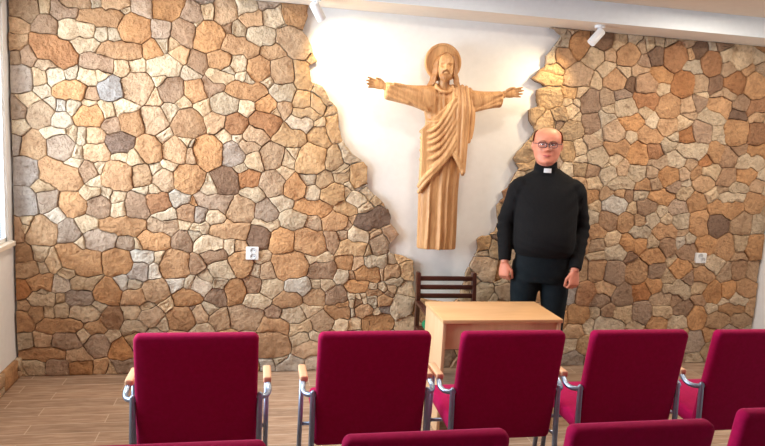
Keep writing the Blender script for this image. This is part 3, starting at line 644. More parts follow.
# ------------------------------------------------------------------ wall sockets
def socket(cx, cz, w, h, pos, label):
    t = thing('wall_socket', label, 'socket', (cx, D-.012, cz), 0, 'white double wall sockets')
    bm = bmesh.new(); bm_pad(bm, w, h, .022, .006, .003); sharp(obj('plate', bm, M['white'], t), 50)
    for px_, pz in pos:
        bm = bmesh.new()
        rings = []
        for rr_, y in ((.0215, -.0105), (.0215, -.0135), (.0195, -.0138), (.0185, -.0118), (.001, -.0114)):
            rings.append([Vector((px_+rr_*cos(2*pi*k/24), y, pz+rr_*sin(2*pi*k/24))) for k in range(24)])
        bm_loft(bm, rings, caps=False); f = obj('outlet', bm, M['pin'], t)
        bm = bmesh.new()
        for s in (-1, 1): cyl_between(bm, (px_+s*.0095, -.0112, pz), (px_+s*.0095, -.0127, pz), .003, 10)
        obj('pin_hole', bm, M['hole'], f)
    return t
socket(-.018, .883, .088, .092, [(.004, .021), (.004, -.021)], 'white double wall socket on the left stone field')
socket(3.577, .899, .096, .084, [(-.008, .018), (.018, -.014)], 'white double wall socket on the stones right of the standing man')

# ------------------------------------------------------------------ ceiling spotlights
def spot(mx, my, mz, aim, label, energy, tipl=.120):
    t = thing('ceiling_spotlight', label, 'spotlight', (mx, my, mz), 0, 'white adjustable spotlights under the soffit')
    d = Vector(aim)-Vector((mx, my, mz-.06)); d.normalize()
    bm = bmesh.new(); bm_tube(bm, [(0, 0, 0, .036), (0, 0, -.018, .036), (0, 0, -.020, .030)], .036, 24); sharp(obj('ceiling_mount', bm, M['lampw'], t), 40)
    bm = bmesh.new(); cyl_between(bm, (0, 0, -.02), (0, 0, -.055), .009); obj('swivel_joint', bm, M['black'], t)
    a = Vector((0, 0, -.058))-d*.03; b = a+d*tipl
    bm = bmesh.new()
    prof = [(a, .004), (a, .026), (a+d*.006, .031), (b-d*.004, .034), (b, .034), (b, .029), (b-d*.02, .026)]
    bm_tube(bm, [tuple(p)+(r_,) for p, r_ in [(a, .026), (a+d*.006, .031), (b-d*.004, .031), (b, .0305), (b-d*.0005, .027), (b-d*.018, .027)]], .03, 24, caps=True)
    sharp(obj('lamp_housing', bm, M['lampw'], t), 40)
    bm = bmesh.new(); bm_tube(bm, [tuple(b-d*.012)+(.0262,), tuple(b-d*.001)+(.0255,)], .0265, 24); obj('bulb', bm, M['bulb'], t)
    L = bpy.data.lights.new('spot_beam', 'SPOT'); L.energy = energy; L.spot_size = radians(132); L.spot_blend = 1; L.shadow_soft_size = .025
    L.color = (1, .77, .43)
    lo = bpy.data.objects.new('spot_beam', L); C.objects.link(lo)
    p = Vector((mx, my, mz))+b+d*.006
    lo.location = p; lo.rotation_euler = d.to_track_quat('-Z', 'Y').to_euler()
    return t
spot(.345, 4.28, ZS, (.66, 4.56, 2.12), 'white spotlight under the soffit at the left edge of the white wall patch', 29)
spot(2.37, 4.31, ZS, (1.98, 4.32, 2.08), 'glowing white spotlight under the soffit above the right stone field', 31)

# ------------------------------------------------------------------ red chairs
def make_chair():
    t = thing('upholstered_chair', 'x', 'chair', (0, 0, 0), 0, 'maroon upholstered armchairs in two rows')
    y0, y1, z0, z1 = .028, .115, .376, .919
    ang = atan2(y1-y0, z1-z0); L = hypot(y1-y0, z1-z0)
    mt = Matrix.Translation((0, (y0+y1)/2, (z0+z1)/2)) @ Matrix.Rotation(ang, 4, 'X')
    bm = bmesh.new(); bm_pad(bm, .494, L, .052, .026, .016, mt, .004, 6)
    obj('backrest', bm, M['fabric'], t)
    bm = bmesh.new(); bm_pad(bm, .470, .42, .075, .03, .018, Matrix.Translation((0, .315, .430)) @ Matrix.Rotation(radians(-87), 4, 'X'), .006, 6)
    obj('seat', bm, M['fabric'], t)
    for s in (-1, 1):
        bm = bmesh.new(); bm_tube(bm, [(s*.258, .02, .004), (s*.258, .055, .40), (s*.2575, .066, .635)], .0125, 14, round_ends=True)
        lg = obj('leg', bm, M['steel'], t)
        bm = bmesh.new(); bm_tube(bm, [(s*.258, .02, 0, .016), (s*.258, .021, .02, .015)], .016, 14); obj('foot_glide', bm, M['black'], lg)
        bm = bmesh.new(); bm_tube(bm, [(s*.292, .335, .004), (s*.291, .31, .30), (s*.290, .275, .646)], .0115, 14)
        lg = obj('leg', bm, M['steel'], t)
        bm = bmesh.new(); bm_tube(bm, [(s*.292, .335, 0, .015), (s*.292, .334, .02, .0145)], .015, 14); obj('foot_glide', bm, M['black'], lg)
        bm = bmesh.new(); bm_tube(bm, [(s*.2475, .068, .628), (s*.262, .070, .625), (s*.286, .095, .620), (s*.297, .13, .626), (s*.294, .165, .642), (s*.290, .20, .646)], .0118, 14, sm=22, round_ends=True)
        obj('arm_support', bm, M['steel'], t)
        bm = bmesh.new(); bm_box(bm, s*.290-.018, s*.290+.018, .162, .315, .644, .674, .008, 3); sharp(obj('armrest', bm, M['beech'], t), 50)
    bm = bmesh.new()
    bm_tube(bm, [(-.291, .303, .382), (.291, .303, .382)], .009, 12)
    bm_tube(bm, [(-.258, .055, .405), (-.245, .108, .405), (.245, .108, .405), (.258, .055, .405)], .008, 10)
    obj('crossbar', bm, M['steel'], t)
    return t
def dup(root, loc, rotz, label):
    r = root.copy(); C.objects.link(r); r.location = loc; r.rotation_euler = (0, 0, rotz); r['label'] = label
    for ch in list(root.children):
        c = ch.copy(); C.objects.link(c); c.parent = r
        for g in ch.children:
            d = g.copy(); C.objects.link(d); d.parent = c
    return r
ROW1 = [(-.222, 2.57, 0, 'leftmost maroon chair of the farther row, standing below the left wall socket'),
        (.520, 2.57, .0, 'maroon chair of the farther row in front of the dark slatted armchair'),
        (1.150, 2.56, .0, 'maroon chair of the farther row right in front of the beech table'),
        (1.775, 2.555, .0, 'maroon chair of the farther row just right of the beech table'),
        (2.415, 2.545, .0, 'rightmost maroon chair of the farther row, cut by the right picture edge')]
ROW2 = [(-.203, 1.622, .0, 'leftmost maroon chair of the nearer row, only its top edge showing'),
        (.500, 1.632, .0, 'second maroon chair from the left in the nearer row, below the beech table'),
        (1.190, 1.640, .0, 'third maroon chair from the left in the nearer row'),
        (1.835, 1.70, .0, 'maroon chair of the nearer row cut off by the lower right picture corner')]
chair = None
for x, y, a, lb in ROW1+ROW2:
    if chair is None:
        chair = make_chair(); chair.location = (x, y, 0); chair.rotation_euler = (0, 0, a); chair['label'] = lb
    else: dup(chair, (x, y, 0), a, lb)

# ------------------------------------------------------------------ beech table
t = thing('beech_table', 'small pale beech table with side panels in front of the standing man', 'table', (1.465, 3.66, 0))
tx0, tx1, ty0, ty1, tz = 1.086-1.465, 1.844-1.465, 3.454-3.66, 3.870-3.66, .709
box('tabletop', tx0, tx1, ty0, ty1, tz-.022, tz, M['desk'], t, .002)
for s, xa in ((-1, tx0+.006), (1, tx1-.026)):
    box('side_panel', xa, xa+.020, ty0+.012, ty1-.015, 0, tz-.022, M['deskside'], t, .001)
box('front_panel', tx0+.026, tx1-.026, ty0+.030, ty0+.046, .520, tz-.022, M['deskside'], t, .001)
box('back_rail', tx0+.026, tx1-.026, ty1-.05, ty1-.034, .60, tz-.022, M['deskside'], t, .001)

# ------------------------------------------------------------------ dark slatted armchair
t = thing('slatted_armchair', 'dark brown wooden armchair with slatted back and green seat cushion behind the table', 'chair', (1.388, 4.38, 0))
hw = .213
for s in (-1, 1):
    bm = bmesh.new()
    rings = []
    for z, y in ((0, -.03), (.40, 0), (.60, .005), (.775, .03), (.783, .031)):
        w = .014 if z < .78 else .010
        rings.append([Vector((s*hw+a, y+b, z)) for a, b in ((-w, -.02), (w, -.02), (w, .02), (-w, .02))])
    bm_loft(bm, rings); obj('leg', bm, M['darkwood'], t, smooth=False)
    box('leg', s*hw-.018, s*hw+.018, -.43, -.392, 0, .54, M['darkwood'], t, .003)
    bm = bmesh.new()
    rings = []
    for y, z in ((.0, .570), (-.15, .566), (-.30, .556), (-.44, .550), (-.46, .542)):
        rings.append([Vector((s*hw+a, y, z+b)) for a, b in ((-.018, -.012), (.018, -.012), (.018, .010), (-.018, .010))])
    bm_loft(bm, rings); obj('armrest', bm, M['darkwood'], t, smooth=False)
    box('seat_rail', s*hw-.012, s*hw+.012, -.40, -.01, .345, .392, M['darkwood'], t, .002)
for z in (.738, .675, .612):
    y = .005+(z-.6)*.14
    bm = bmesh.new(); bm_box(bm, -hw+.01, hw-.01, y-.010, y+.008, z-.017, z+.017, .003); sharp(obj('back_slat', bm, M['darkwood'], t))
box('seat', -hw+.01, hw-.01, -.43, -.005, .365, .390, M['darkwood'], t, .003)
box('front_rail', -hw+.01, hw-.01, -.425, -.400, .348, .365, M['darkwood'], t, .002)
cu = bmesh.new(); bm_pad(cu, .385, .385, .055, .05, .024, Matrix.Translation((1.388, 4.38-.215, .4185)) @ Matrix.Rotation(radians(-90), 4, 'X'), .0)
tag(obj('seat_cushion', cu, M['green']), 'green seat cushion lying on the dark slatted armchair', 'cushion')

# ------------------------------------------------------------------ shared figure pieces
def head_rings(k=1., n=40, wide=1.08, carve=1.):
    """head sections, chin at 0; -y is the face"""
    S = [(.000, .022, -.086, -.040), (.006, .038, -.096, -.015), (.020, .052, -.104, .015), (.040, .064, -.105, .045), (.062, .071, -.103, .066), (.088, .0765, -.101, .084),
         (.115, .0795, -.0985, .095), (.140, .0800, -.0945, .101), (.165, .0805, -.0985, .105), (.190, .0790, -.0955, .105), (.212, .0745, -.083, .099),
         (.232, .0630, -.062, .084), (.246, .0450, -.036, .060), (.254, .0250, -.010, .036), (.257, .008, .004, .020)]
    S = smooth_path(S, 44)
    rings = []
    for z, w, yf, yb in S:
        w *= wide
        ring = []
        for i in range(n):
            a = 2*pi*i/n
            cx, sy = cos(a), sin(a)
            p = .88
            x = w*math.copysign(abs(cx)**p, cx)
            mid = (yf+yb)/2; hd = (yb-yf)/2
            y = mid+hd*math.copysign(abs(sy)**(.92 if sy > 0 else .80), sy)
            # face relief
            if sy < 0:
                fx = x; y_flat = y
                nose = exp(-(fx/.0135)**2)*max(0, 1-abs((z-.108)/.014)**2 if z < .108 else 1-((z-.108)/.058))
                y -= .027*max(0, nose)
                for s in (-1, 1):
                    y -= .008*exp(-((fx-s*.017)/.009)**2-((z-.104)/.009)**2)
                    y += .011*exp(-((fx-s*.033)/.019)**2-((z-.143)/.012)**2)
                    y -= .004*exp(-((fx-s*.034)/.022)**2-((z-.166)/.009)**2)
                    y -= .006*exp(-((fx-s*.048)/.022)**2-((z-.105)/.022)**2)
                y -= .005*exp(-(fx/.026)**2-((z-.075)/.007)**2)+.006*exp(-(fx/.024)**2-((z-.060)/.007)**2)
                y += .004*exp(-(fx/.03)**2-((z-.0675)/.0035)**2)
                y -= .006*exp(-(fx/.022)**2-((z-.022)/.016)**2)
                y = y_flat+(y-y_flat)*carve
            ring.append(Vector((x*k, y*k, z*k)))
        rings.append(ring)
    return rings

def finger(bm, base, d0, curl, lens, r, axis):
    """three bent joints; axis = bend axis"""
    p = Vector(base); d = Vector(d0).normalized(); pts = [tuple(p-d*.012)+(r*1.05,), tuple(p)+(r*1.05,)]
    for k, (L, c) in enumerate(zip(lens, curl)):
        d = Matrix.Rotation(c, 3, axis) @ d
        p = p+d*L; pts.append(tuple(p)+(r*(1-.09*(k+1)),))
    bm_tube(bm, pts, r, 10, round_ends=True)

def hand(bm, mtx, side, curl=(.55, .8, .6), spread=.06, thumb_in=.6, scale=1.):
    """hand hanging along -z, palm towards +y*... back of the hand towards -y; thumb on side*x"""
    b = bmesh.new()
    rings = []
    for z, w, t in ((.02, .026, .021), (0, .029, .020), (-.02, .036, .018), (-.05, .042, .016), (-.08, .043, .014), (-.096, .040, .011)):
        rings.append([Vector((w*cos(2*pi*k/20), t*sin(2*pi*k/20), z)) for k in range(20)])
    bm_loft(b, rings)
    ax = Vector((1, 0, 0))
    for i, (fx, ln, r) in enumerate(((.030, .072, .0092), (.010, .080, .0095), (-.011, .075, .0092), (-.031, .060, .0083))):
        L = (ln*.5, ln*.3, ln*.24)
        d = Vector((spread*(1.5-i)*.6*side, 0, -1))
        finger(b, (side*fx, 0, -.088), d, curl, L, r, ax)
    finger(b, (side*.030, .004, -.030), Vector((side*.75, .25, -.75)), (0, -side*0, .0), (.030, .001, .001), .0115, ax)
    d = Vector((side*.62, .30, -.80)).normalized()
    p0 = Vector((side*.032, .004, -.030)); p1 = p0+d*.034; d2 = Vector((side*(.15-.3*thumb_in), .45, -.88)).normalized(); p2 = p1+d2*.030; p3 = p2+d2*.024
    bm_tube(b, [tuple(p0)+(.0125,), tuple(p1)+(.0112,), tuple(p2)+(.0100,), tuple(p3)+(.0085,)], .01, 10, round_ends=True)
    bm_ball(b, (side*.026, .008, -.032), .017, 1, .9, 1.5, 12)
    merge(bm, b, mtx @ Matrix.Scale(scale, 4))

def ell_ring(cx, cy, z, a, b, n=36, p=1.):
    return [Vector((cx+a*math.copysign(abs(cos(2*pi*k/n))**p, cos(2*pi*k/n)), cy+b*math.copysign(abs(sin(2*pi*k/n))**p, sin(2*pi*k/n)), z)) for k in range(n)]

# ------------------------------------------------------------------ the standing man
PX, PY, PR = 1.975, 4.12, radians(-16)
man = thing('person', 'balding man in glasses, black sweater, white clerical collar and dark trousers, standing', 'person', (PX, PY, 0), PR)
SH = [(-.172, .012, 1.468), (.198, .012, 1.468)]
EL = [(-.254, .045, 1.195), (.278, .055, 1.180)]
WR = [(-.250, -.060, .935), (.222, -.120, .915)]
def torso(bm, g):
    S = [(.988, .188, .140, -.018), (1.010, .200, .158, -.026), (1.06, .208, .174, -.035), (1.14, .212, .174, -.035), (1.22, .212, .162, -.025), (1.30, .214, .150, -.012),
         (1.38, .218, .138, 0), (1.44, .222, .120, .006), (1.482, .212, .104, .012), (1.520, .180, .092, .018), (1.550, .138, .082, .022), (1.572, .098, .074, .024), (1.590, .076, .066, .024)]
    S = smooth_path(S, 36)
    bm_loft(bm, [ell_ring(.012, cy, z, max(.02, a-g), max(.02, b-g), 40, .88) for z, a, b, cy in S])
def sleeve(bm, i, g):
    s, e, w = SH[i], EL[i], WR[i]
    ins = -1 if i == 0 else 1
    P = [(s[0]-ins*.06, s[1], s[2]-.02, .080-g), (s[0], s[1], s[2]-.03, .080-g), ((s[0]*.6+e[0]*.4), s[1]*.6+e[1]*.4, s[2]*.6+e[2]*.4-.02, .072-g), tuple(e)+(.058-g,),
         tuple(.5*(a+b) for a, b in zip(e, w))+(.053-g,), tuple(w)+(.043-g,)]
    bm_tube(bm, P, .06, 22, sm=26)
HP = [(-.088, .0, .93), (.108, .0, .93)]; KN = [(-.100, -.01, .50), (.128, -.01, .50)]; AN = [(-.108, .02, .10), (.140, .02, .10)]
def legs(bm, g, low=0.):
    S = [(.80, .178, .125, -.005), (.86, .186, .135, -.008), (.92, .188, .138, -.012), (.985, .184, .138, -.018), (1.03, .178, .13, -.018)]
    bm_loft(bm, [ell_ring(.012, cy, z, a-g, b-g, 36, .85) for z, a, b, cy in smooth_path(S, 10)])
    for h, k, a in zip(HP, KN, AN):
        bm_tube(bm, [tuple(h)+(.098-g,), (h[0]*.8+k[0]*.2, -.005, .82, .104-g), (h[0]*.5+k[0]*.5, -.008, .70, .096-g), tuple(k)+(.074-g,), (k[0]*.5+a[0]*.5, .01, .30, .068-g), (a[0], a[1], .10, .060-g), (a[0], a[1], .035+low, .062-g)], .08, 24, sm=26)

HZ = 1.618       # chin height
HM = Matrix.Translation((-.018, -.012, HZ)) @ Matrix.Rotation(radians(-8), 4, 'Z') @ Matrix.Rotation(radians(2), 4, 'X') @ Matrix.Diagonal((1, 1, .935, 1))
KH = 1.03
bm = bmesh.new()
torso(bm, .014); legs(bm, .014, .02)
for i in (0, 1): sleeve(bm, i, .014)
bm_tube(bm, [(-.004, .028, 1.50, .078), (-.010, .022, 1.56, .068), (-.016, .016, 1.615, .064), (-.018, .016, 1.66, .064)], .066, 24, sm=8)
b = bmesh.new(); bm_loft(b, head_rings(KH, 64, 1.14, 1.25)); merge(bm, b, HM)
for s in (-1, 1):   # ears
    b = bmesh.new(); bm_ball(b, (s*.096, .012, .135), .026, .38, .75, 1.22, 16, Matrix.Rotation(s*.25, 3, 'Z')); merge(bm, b, HM)
    b = bmesh.new(); bm_ball(b, (s*.094, .006, .108), .010, .6, .9, 1.1, 10); merge(bm, b, HM)
for i in (0, 1):
    s = -1 if i == 0 else 1
    d = (Vector(WR[i])-Vector(EL[i])).normalized()
    # wrist joins sleeve and hand
    bm_tube(bm, [tuple(Vector(WR[i])-d*.06)+(.031,), tuple(Vector(WR[i])+d*.02)+(.027,)], .03, 16)
    rot = Matrix.Rotation(s*radians(38), 4, 'Z') if i == 0 else Matrix.Rotation(s*radians(26), 4, 'Z')
    tilt = Matrix.Rotation(radians(-8), 4, 'X')
    hand(bm, Matrix.Translation(Vector(WR[i])+d*.015) @ tilt @ rot, -s, (.75, 1.15, .8), .05, .9, 1.0)
    for k in range(2):   # feet
        pass
    a = AN[i]
    bm_tube(bm, [(a[0], .06, .045, .034), (a[0], 0, .048, .036), (a[0]*1.05, -.10, .036, .034), (a[0]*1.08, -.17, .026, .022)], .03, 14, sm=8)
remesh('body', bm, .0042, M['skin'], man, 2, .5)

# hair round the sides and back
b = bmesh.new(); n = 60
R = head_rings(KH*1.08, 56, 1.14)
rows = []
for ring in R:
    z = ring[0].z/KH/1.08
    if .085 < z < .234: rows.append((z, ring))
def hair_ok(z, a):
    # a: 0 = viewer right (x+), 90 = back, 180 = x-
    side = min(abs(a), abs(a-180))
    front = -24 if z > .150 else (8 if z > .118 else 30)
    if z > .214: front = 4
    if z < .105: front = 42
    lim = .234
    return (front < a < 180-front) and z < lim
grid = {}
for zi, (z, ring) in enumerate(rows):
    for i, p in enumerate(ring):
        a = 360*i/len(ring)
        if a > 270: a -= 360
        if hair_ok(z, a):
            nn = noise.noise(Vector((p.x*60, p.y*60, p.z*25)))*.003
            q = Vector((p.x*(1+.01), p.y, p.z)); 
            grid[(zi, i)] = b.verts.new(q*(1+nn))
for (zi, i), v in list(grid.items()):
    j = (i+1) % 56
    if (zi, j) in grid and (zi+1, i) in grid and (zi+1, j) in grid:
        b.faces.new((v, grid[(zi, j)], grid[(zi+1, j)], grid[(zi+1, i)]))
bmesh.ops.solidify(b, geom=b.faces[:], thickness=-.006)
for v in b.verts: v.co.z -= .08*KH*.135
bm = bmesh.new(); merge(bm, b, HM); obj('hair', bm, M['hair'], man)

def on_head(b): 
    bm = bmesh.new(); merge(bm, b, HM); return bm
for s in (-1, 1):
    b = bmesh.new(); bm_ball(b, (s*.0335, -.0830, .1475), .0112, 1.15, .75, .62, 14); e = obj('eye', on_head(b), M['eyew'], man)
    b = bmesh.new(); bm_ball(b, (s*.0335, -.0905, .1475), .0056, 1, .35, 1, 12); obj('iris', on_head(b), M['iris'], e)
    b = bmesh.new(); bm_tube(b, [(s*.014, -.1085, .1700, .002), (s*.032, -.1095, .1755, .0034), (s*.056, -.099, .170, .0018)], .003, 8, sm=8); obj('eyebrow', on_head(b), M['brow'], man)
b = bmesh.new(); bm_tube(b, [(-.026, -.1065, .0700, .002), (-.010, -.1130, .0715, .0042), (0, -.1135, .0705, .0042), (.010, -.1130, .0715, .0042), (.026, -.1065, .0705, .002)], .003, 8, sm=10)
bm_tube(b, [(-.022, -.1070, .0665, .002), (0, -.1140, .0640, .0048), (.022, -.1070, .0665, .002)], .003, 8, sm=10)
obj('lips', on_head(b), M['lips'], man)
# glasses
gl = bpy.data.objects.new('glasses', None); C.objects.link(gl); gl.parent = man
b = bmesh.new(); yg = -.1215
for s in (-1, 1):
    o = [(s*.035+x, yg+abs(s*.035+x)**2*2.2, .146+z) for x, z in rounded_rect(.056, .037, .012, 5)]
    bm_tube(b, o+[o[0], o[1]], .0017, 8, caps=False)
    bm_tube(b, [(s*.062, yg+.010, .154), (s*.088, -.085, .154), (s*.097, -.02, .153), (s*.098, .015, .146), (s*.096, .028, .128)], .0022, 8, sm=14)
bm_tube(b, [(-.0085, yg+.001, .151), (0, yg-.002, .154), (.0085, yg+.001, .151)], .0020, 8, sm=6)
obj('frame', on_head(b), M['rim'], gl)
for s in (-1, 1):
    b = bmesh.new(); o = [Vector((s*.035+x, yg+abs(s*.035+x)**2*2.2, .146+z)) for x, z in rounded_rect(.052, .034, .011, 5)]
    o2 = [p+Vector((0, .0016, 0)) for p in o]; bm_loft(b, [o, o2]); obj('lens', on_head(b), M['lens'], gl)
# clothes
bm = bmesh.new(); torso(bm, 0)
for i in (0, 1): sleeve(bm, i, 0)
# ribbed hem and collar stand
bm_loft(bm, [ell_ring(.012, -.018, z, a, b_, 40, .88) for z, a, b_ in ((.983, .178, .134), (.986, .193, .150), (1.012, .196, .155), (1.018, .188, .146))])
bm_tube(bm, [(-.006, .034, 1.535, .088), (-.010, .022, 1.590, .0795), (-.013, -.002, 1.632, .0745)], .07, 30)
o = remesh('sweater', bm, .006, M['sweater'], man, 4, .5)
me = o.data
for v in me.vertices:     # soft folds
    p = v.co; x, y, z = p
    if abs(x-.012) < .23 and z < 1.5 and y < .1:
        k = exp(-((z-1.03)/.07)**2)*.002*sin(z*120+x*26)
        k += exp(-((abs(x-.012)-.2)/.07)**2)*.005*sin(z*62-abs(x)*50)*max(0, min(1, (z-1.0)*5))
        p.y -= k
    if abs(x) > .24:
        q = .0045*sin(z*95+y*30)*exp(-((z-1.16)/.13)**2); p.x += q
bm = bmesh.new(); legs(bm, 0)
o = remesh('trousers', bm, .007, M['trousers'], man, 3, .5)
for v in o.data.vertices:
    p = v.co; p.y -= .004*sin(p.z*70+p.x*40)*exp(-((p.z-.8)/.12)**2)
for i in (0, 1):
    a = AN[i]; bm = bmesh.new()
    bm_tube(bm, [(a[0], .085, .042, .036), (a[0], .03, .050, .046), (a[0]*1.03, -.06, .044, .046), (a[0]*1.06, -.14, .034, .040), (a[0]*1.08, -.20, .028, .026)], .04, 20, sm=14, round_ends=True)
    for v in bm.verts: v.co.z = max(0, v.co.z)
    obj('shoe', bm, M['shoe'], man)
# white tab of the collar
b = bmesh.new()
rings = []
for z in (1.562, 1.576, 1.592):
    rr_ = .0860-(z-1.562)*.05+.0015
    rings.append([Vector((-.010+rr_*sin(a), .018-rr_*cos(a), z)) for a in [radians(-17+34*k/8) for k in range(9)]]+[Vector((-.010+(rr_-.006)*sin(a), .018-(rr_-.006)*cos(a), z)) for a in [radians(17-34*k/8) for k in range(9)]])
bm_loft(b, rings); sharp(obj('collar_tab', b, M['collar'], man), 50)

# ------------------------------------------------------------------ carved wooden figure on the wall
YP = D-.045
fig = thing('carved_wooden_statue', 'carved wooden statue of a robed bearded figure with halo and outstretched arms', 'statue', (1.301, YP, .967), 0)
ox_, oz_ = 1.29, .955
def W(x, z, y=0): return (x-ox_, y, z-oz_)
# halo
bm = bmesh.new()
hc = (1.266, 2.279); n = 56
rings = []
for r_, y in ((.001, .0), (.132, .0), (.134, -.004), (.134, -.022), (.130, -.027), (.118, -.027), (.114, -.022), (.02, -.020), (.001, -.020)):
    rings.append([Vector(W(hc[0]+r_*cos(2*pi*k/n), hc[1]+r_*sin(2*pi*k/n), y)) for k in range(n)])
bm_loft(bm, rings, caps=False)
sharp(obj('halo', bm, M['oak'], fig), 40)
# robe: column with carved pleats, from hem to shoulders
SEC = [(.945, 1.158, 1.436, .085), (.952, 1.152, 1.442, .095), (1.10, 1.148, 1.440, .100), (1.35, 1.140, 1.432, .105), (1.52, 1.137, 1.436, .112), (1.66, 1.143, 1.448, .115), (1.78, 1.156, 1.470, .112), (1.86, 1.160, 1.484, .110),
       (1.94, 1.144, 1.492, .112), (2.01, 1.128, 1.498, .112), (2.07, 1.125, 1.490, .105), (2.105, 1.160, 1.440, .092), (2.125, 1.205, 1.385, .075)]
SEC = [q[:4] for q in smooth_path(SEC, 60)]
bm = bmesh.new(); rings = []; n = 72
PLEAT = [(.20, .016, .03), (.52, .026, .030), (.66, .014, .030), (.86, .012, .035)]
def pleat(u, z):
    dn = max(0, min(1, (1.75-z)/.25)); upf = max(0, min(1, (z-1.86)/.08))
    h = 0
    for c, a, w in PLEAT: h -= a*exp(-((u-c-.02*sin((z-1)*3))/w)**2)*dn
    h += .018*exp(-((u-.515)/.02)**2)*dn*-1
    h += upf*.006*sin(u*62)
    return h
for z, xl, xr, dp in SEC:
    ring = []
    for k in range(n):
        a = 2*pi*k/n
        cx_, hw_ = (xl+xr)/2, (xr-xl)/2
        x = cx_+hw_*math.copysign(abs(cos(a))**.8, cos(a)); s_ = sin(a)
        if s_ >= 0: y = -.025+.022*s_**.5
        else:
            u = (x-xl)/(xr-xl)
            y = -.025-(dp-.025)*(-s_)**.55-pleat(u, z)*-1*(-s_)**.5
        ring.append(Vector(W(x, z, y)))
    rings.append(ring)
bm_loft(bm, rings)
# sleeves hanging from the arms
def arm(bm, P, seg=26):
    """P: x, z top, z bottom, depth"""
    P = smooth_path(P, 22); rings = []
    for i, (x, zt, zb, dp) in enumerate(P):
        ring = []
        zc, hz = (zt+zb)/2, (zt-zb)/2
        for k in range(seg):
            a = 2*pi*k/seg
            f = 1+.05*sin(a*5+i*.55)
            ring.append(Vector(W(x, zc+hz*math.copysign(abs(sin(a))**.9, sin(a)), -.075+dp*cos(a)*f)))
        rings.append(ring)
    bm_loft(bm, rings)
arm(bm, [(1.20, 2.105, 1.90, .050), (1.13, 2.108, 1.928, .056), (1.05, 2.103, 1.955, .056), (.95, 2.105, 1.975, .052), (.862, 2.112, 1.990, .047), (.846, 2.108, 1.996, .043)])
arm(bm, [(1.42, 2.105, 1.90, .050), (1.49, 2.096, 1.935, .056), (1.57, 2.094, 1.960, .054), (1.64, 2.098, 1.978, .050), (1.69, 2.103, 1.985, .046), (1.702, 2.098, 1.992, .043)])
# fold ridges on the sleeves
for pts in ([(.87, 2.085), (.96, 2.055), (1.06, 2.0), (1.14, 1.93)], [(.865, 2.055), (.95, 2.02), (1.03, 1.985), (1.11, 1.94)], [(.90, 2.10), (1.0, 2.085), (1.10, 2.045), (1.17, 1.97)], [(.86, 2.02), (.93, 1.995), (1.0, 1.975)],
            [(1.685, 2.08), (1.61, 2.05), (1.53, 2.0), (1.47, 1.95)], [(1.685, 2.045), (1.61, 2.01), (1.54, 1.975), (1.49, 1.95)], [(1.67, 2.01), (1.60, 1.985), (1.54, 1.965)]):
    bm_tube(bm, [W(x, z, -.119)+(.011,) for x, z in pts], .01, 10, sm=10, round_ends=True)
# rolled neckline and belt
nk = [(1.205+.062*(1+cos(a)), 2.118-.050*sin(a), -.085-.035*sin(a)) for a in [pi-pi*k/10 for k in range(11)]]
bm_tube(bm, [W(x, z, y)+(.012,) for x, z, y in nk], .012, 10, sm=20, round_ends=True)
for dz in (0, -.028): bm_tube(bm, [W(1.158, 1.862+dz, -.085)+(.012,), W(1.20, 1.858+dz, -.122)+(.012,), W(1.26, 1.864+dz, -.128)+(.012,), W(1.31, 1.87+dz, -.128)+(.012,)], .012, 10, sm=12, round_ends=True)
remesh('robe', bm, .0055, M['oak'], fig, 2, .4)
# mantle
bm = bmesh.new()
FO = [([(1.335, 2.03), (1.262, 1.885), (1.19, 1.800), (1.115, 1.786)], .017), ([(1.345, 1.985), (1.27, 1.838), (1.20, 1.757), (1.122, 1.742)], .018), ([(1.350, 1.925), (1.276, 1.79), (1.20, 1.716), (1.128, 1.710)], .017), ([(1.352, 1.875), (1.284, 1.742), (1.21, 1.668), (1.126, 1.655)], .019),
      ([(1.355, 1.82), (1.292, 1.695), (1.22, 1.612), (1.128, 1.590)], .020), ([(1.358, 1.765), (1.30, 1.652), (1.23, 1.560), (1.134, 1.510)], .020), ([(1.360, 1.71), (1.31, 1.62), (1.245, 1.533), (1.165, 1.43), (1.128, 1.357)], .021), ([(1.355, 1.74), (1.302, 1.635), (1.236, 1.548), (1.155, 1.46), (1.124, 1.40)], .022)]
for i, (pts, r_) in enumerate(FO):
    m = len(pts)
    ys = [-.142-.004*(i % 2), -.138, -.128, -.082, -.06][:m] if m == 4 else [-.146, -.142, -.132, -.112, -.085]
    bm_tube(bm, [W(x, z, y)+(r_*(.82 if q < m-1 else .66),) for q, ((x, z), y) in enumerate(zip(pts, ys))], r_, 12, sm=18, round_ends=True)
# cloth behind the diagonal folds
def sheet(bm, A, B, yA, yB, th=.03, n=16):
    rings = []
    pa, pb = smooth_path([tuple(p)+(0,) for p in A], n), smooth_path([tuple(p)+(0,) for p in B], n)
    for a, b in zip(pa, pb):
        m_ = ((a[0]+b[0])/2, (a[1]+b[1])/2)
        rings.append([Vector(W(a[0], a[1], yA)), Vector(W(m_[0], m_[1], (yA+yB)/2-.008)), Vector(W(b[0], b[1], yB)), Vector(W(b[0], b[1], yB+th)), Vector(W(m_[0], m_[1], (yA+yB)/2+th)), Vector(W(a[0], a[1], yA+th))])
    bm_loft(bm, rings)
sheet(bm, [(1.33, 2.03), (1.35, 1.85), (1.36, 1.69)], [(1.118, 1.80), (1.124, 1.62), (1.128, 1.41)], -.130, -.112, .045)
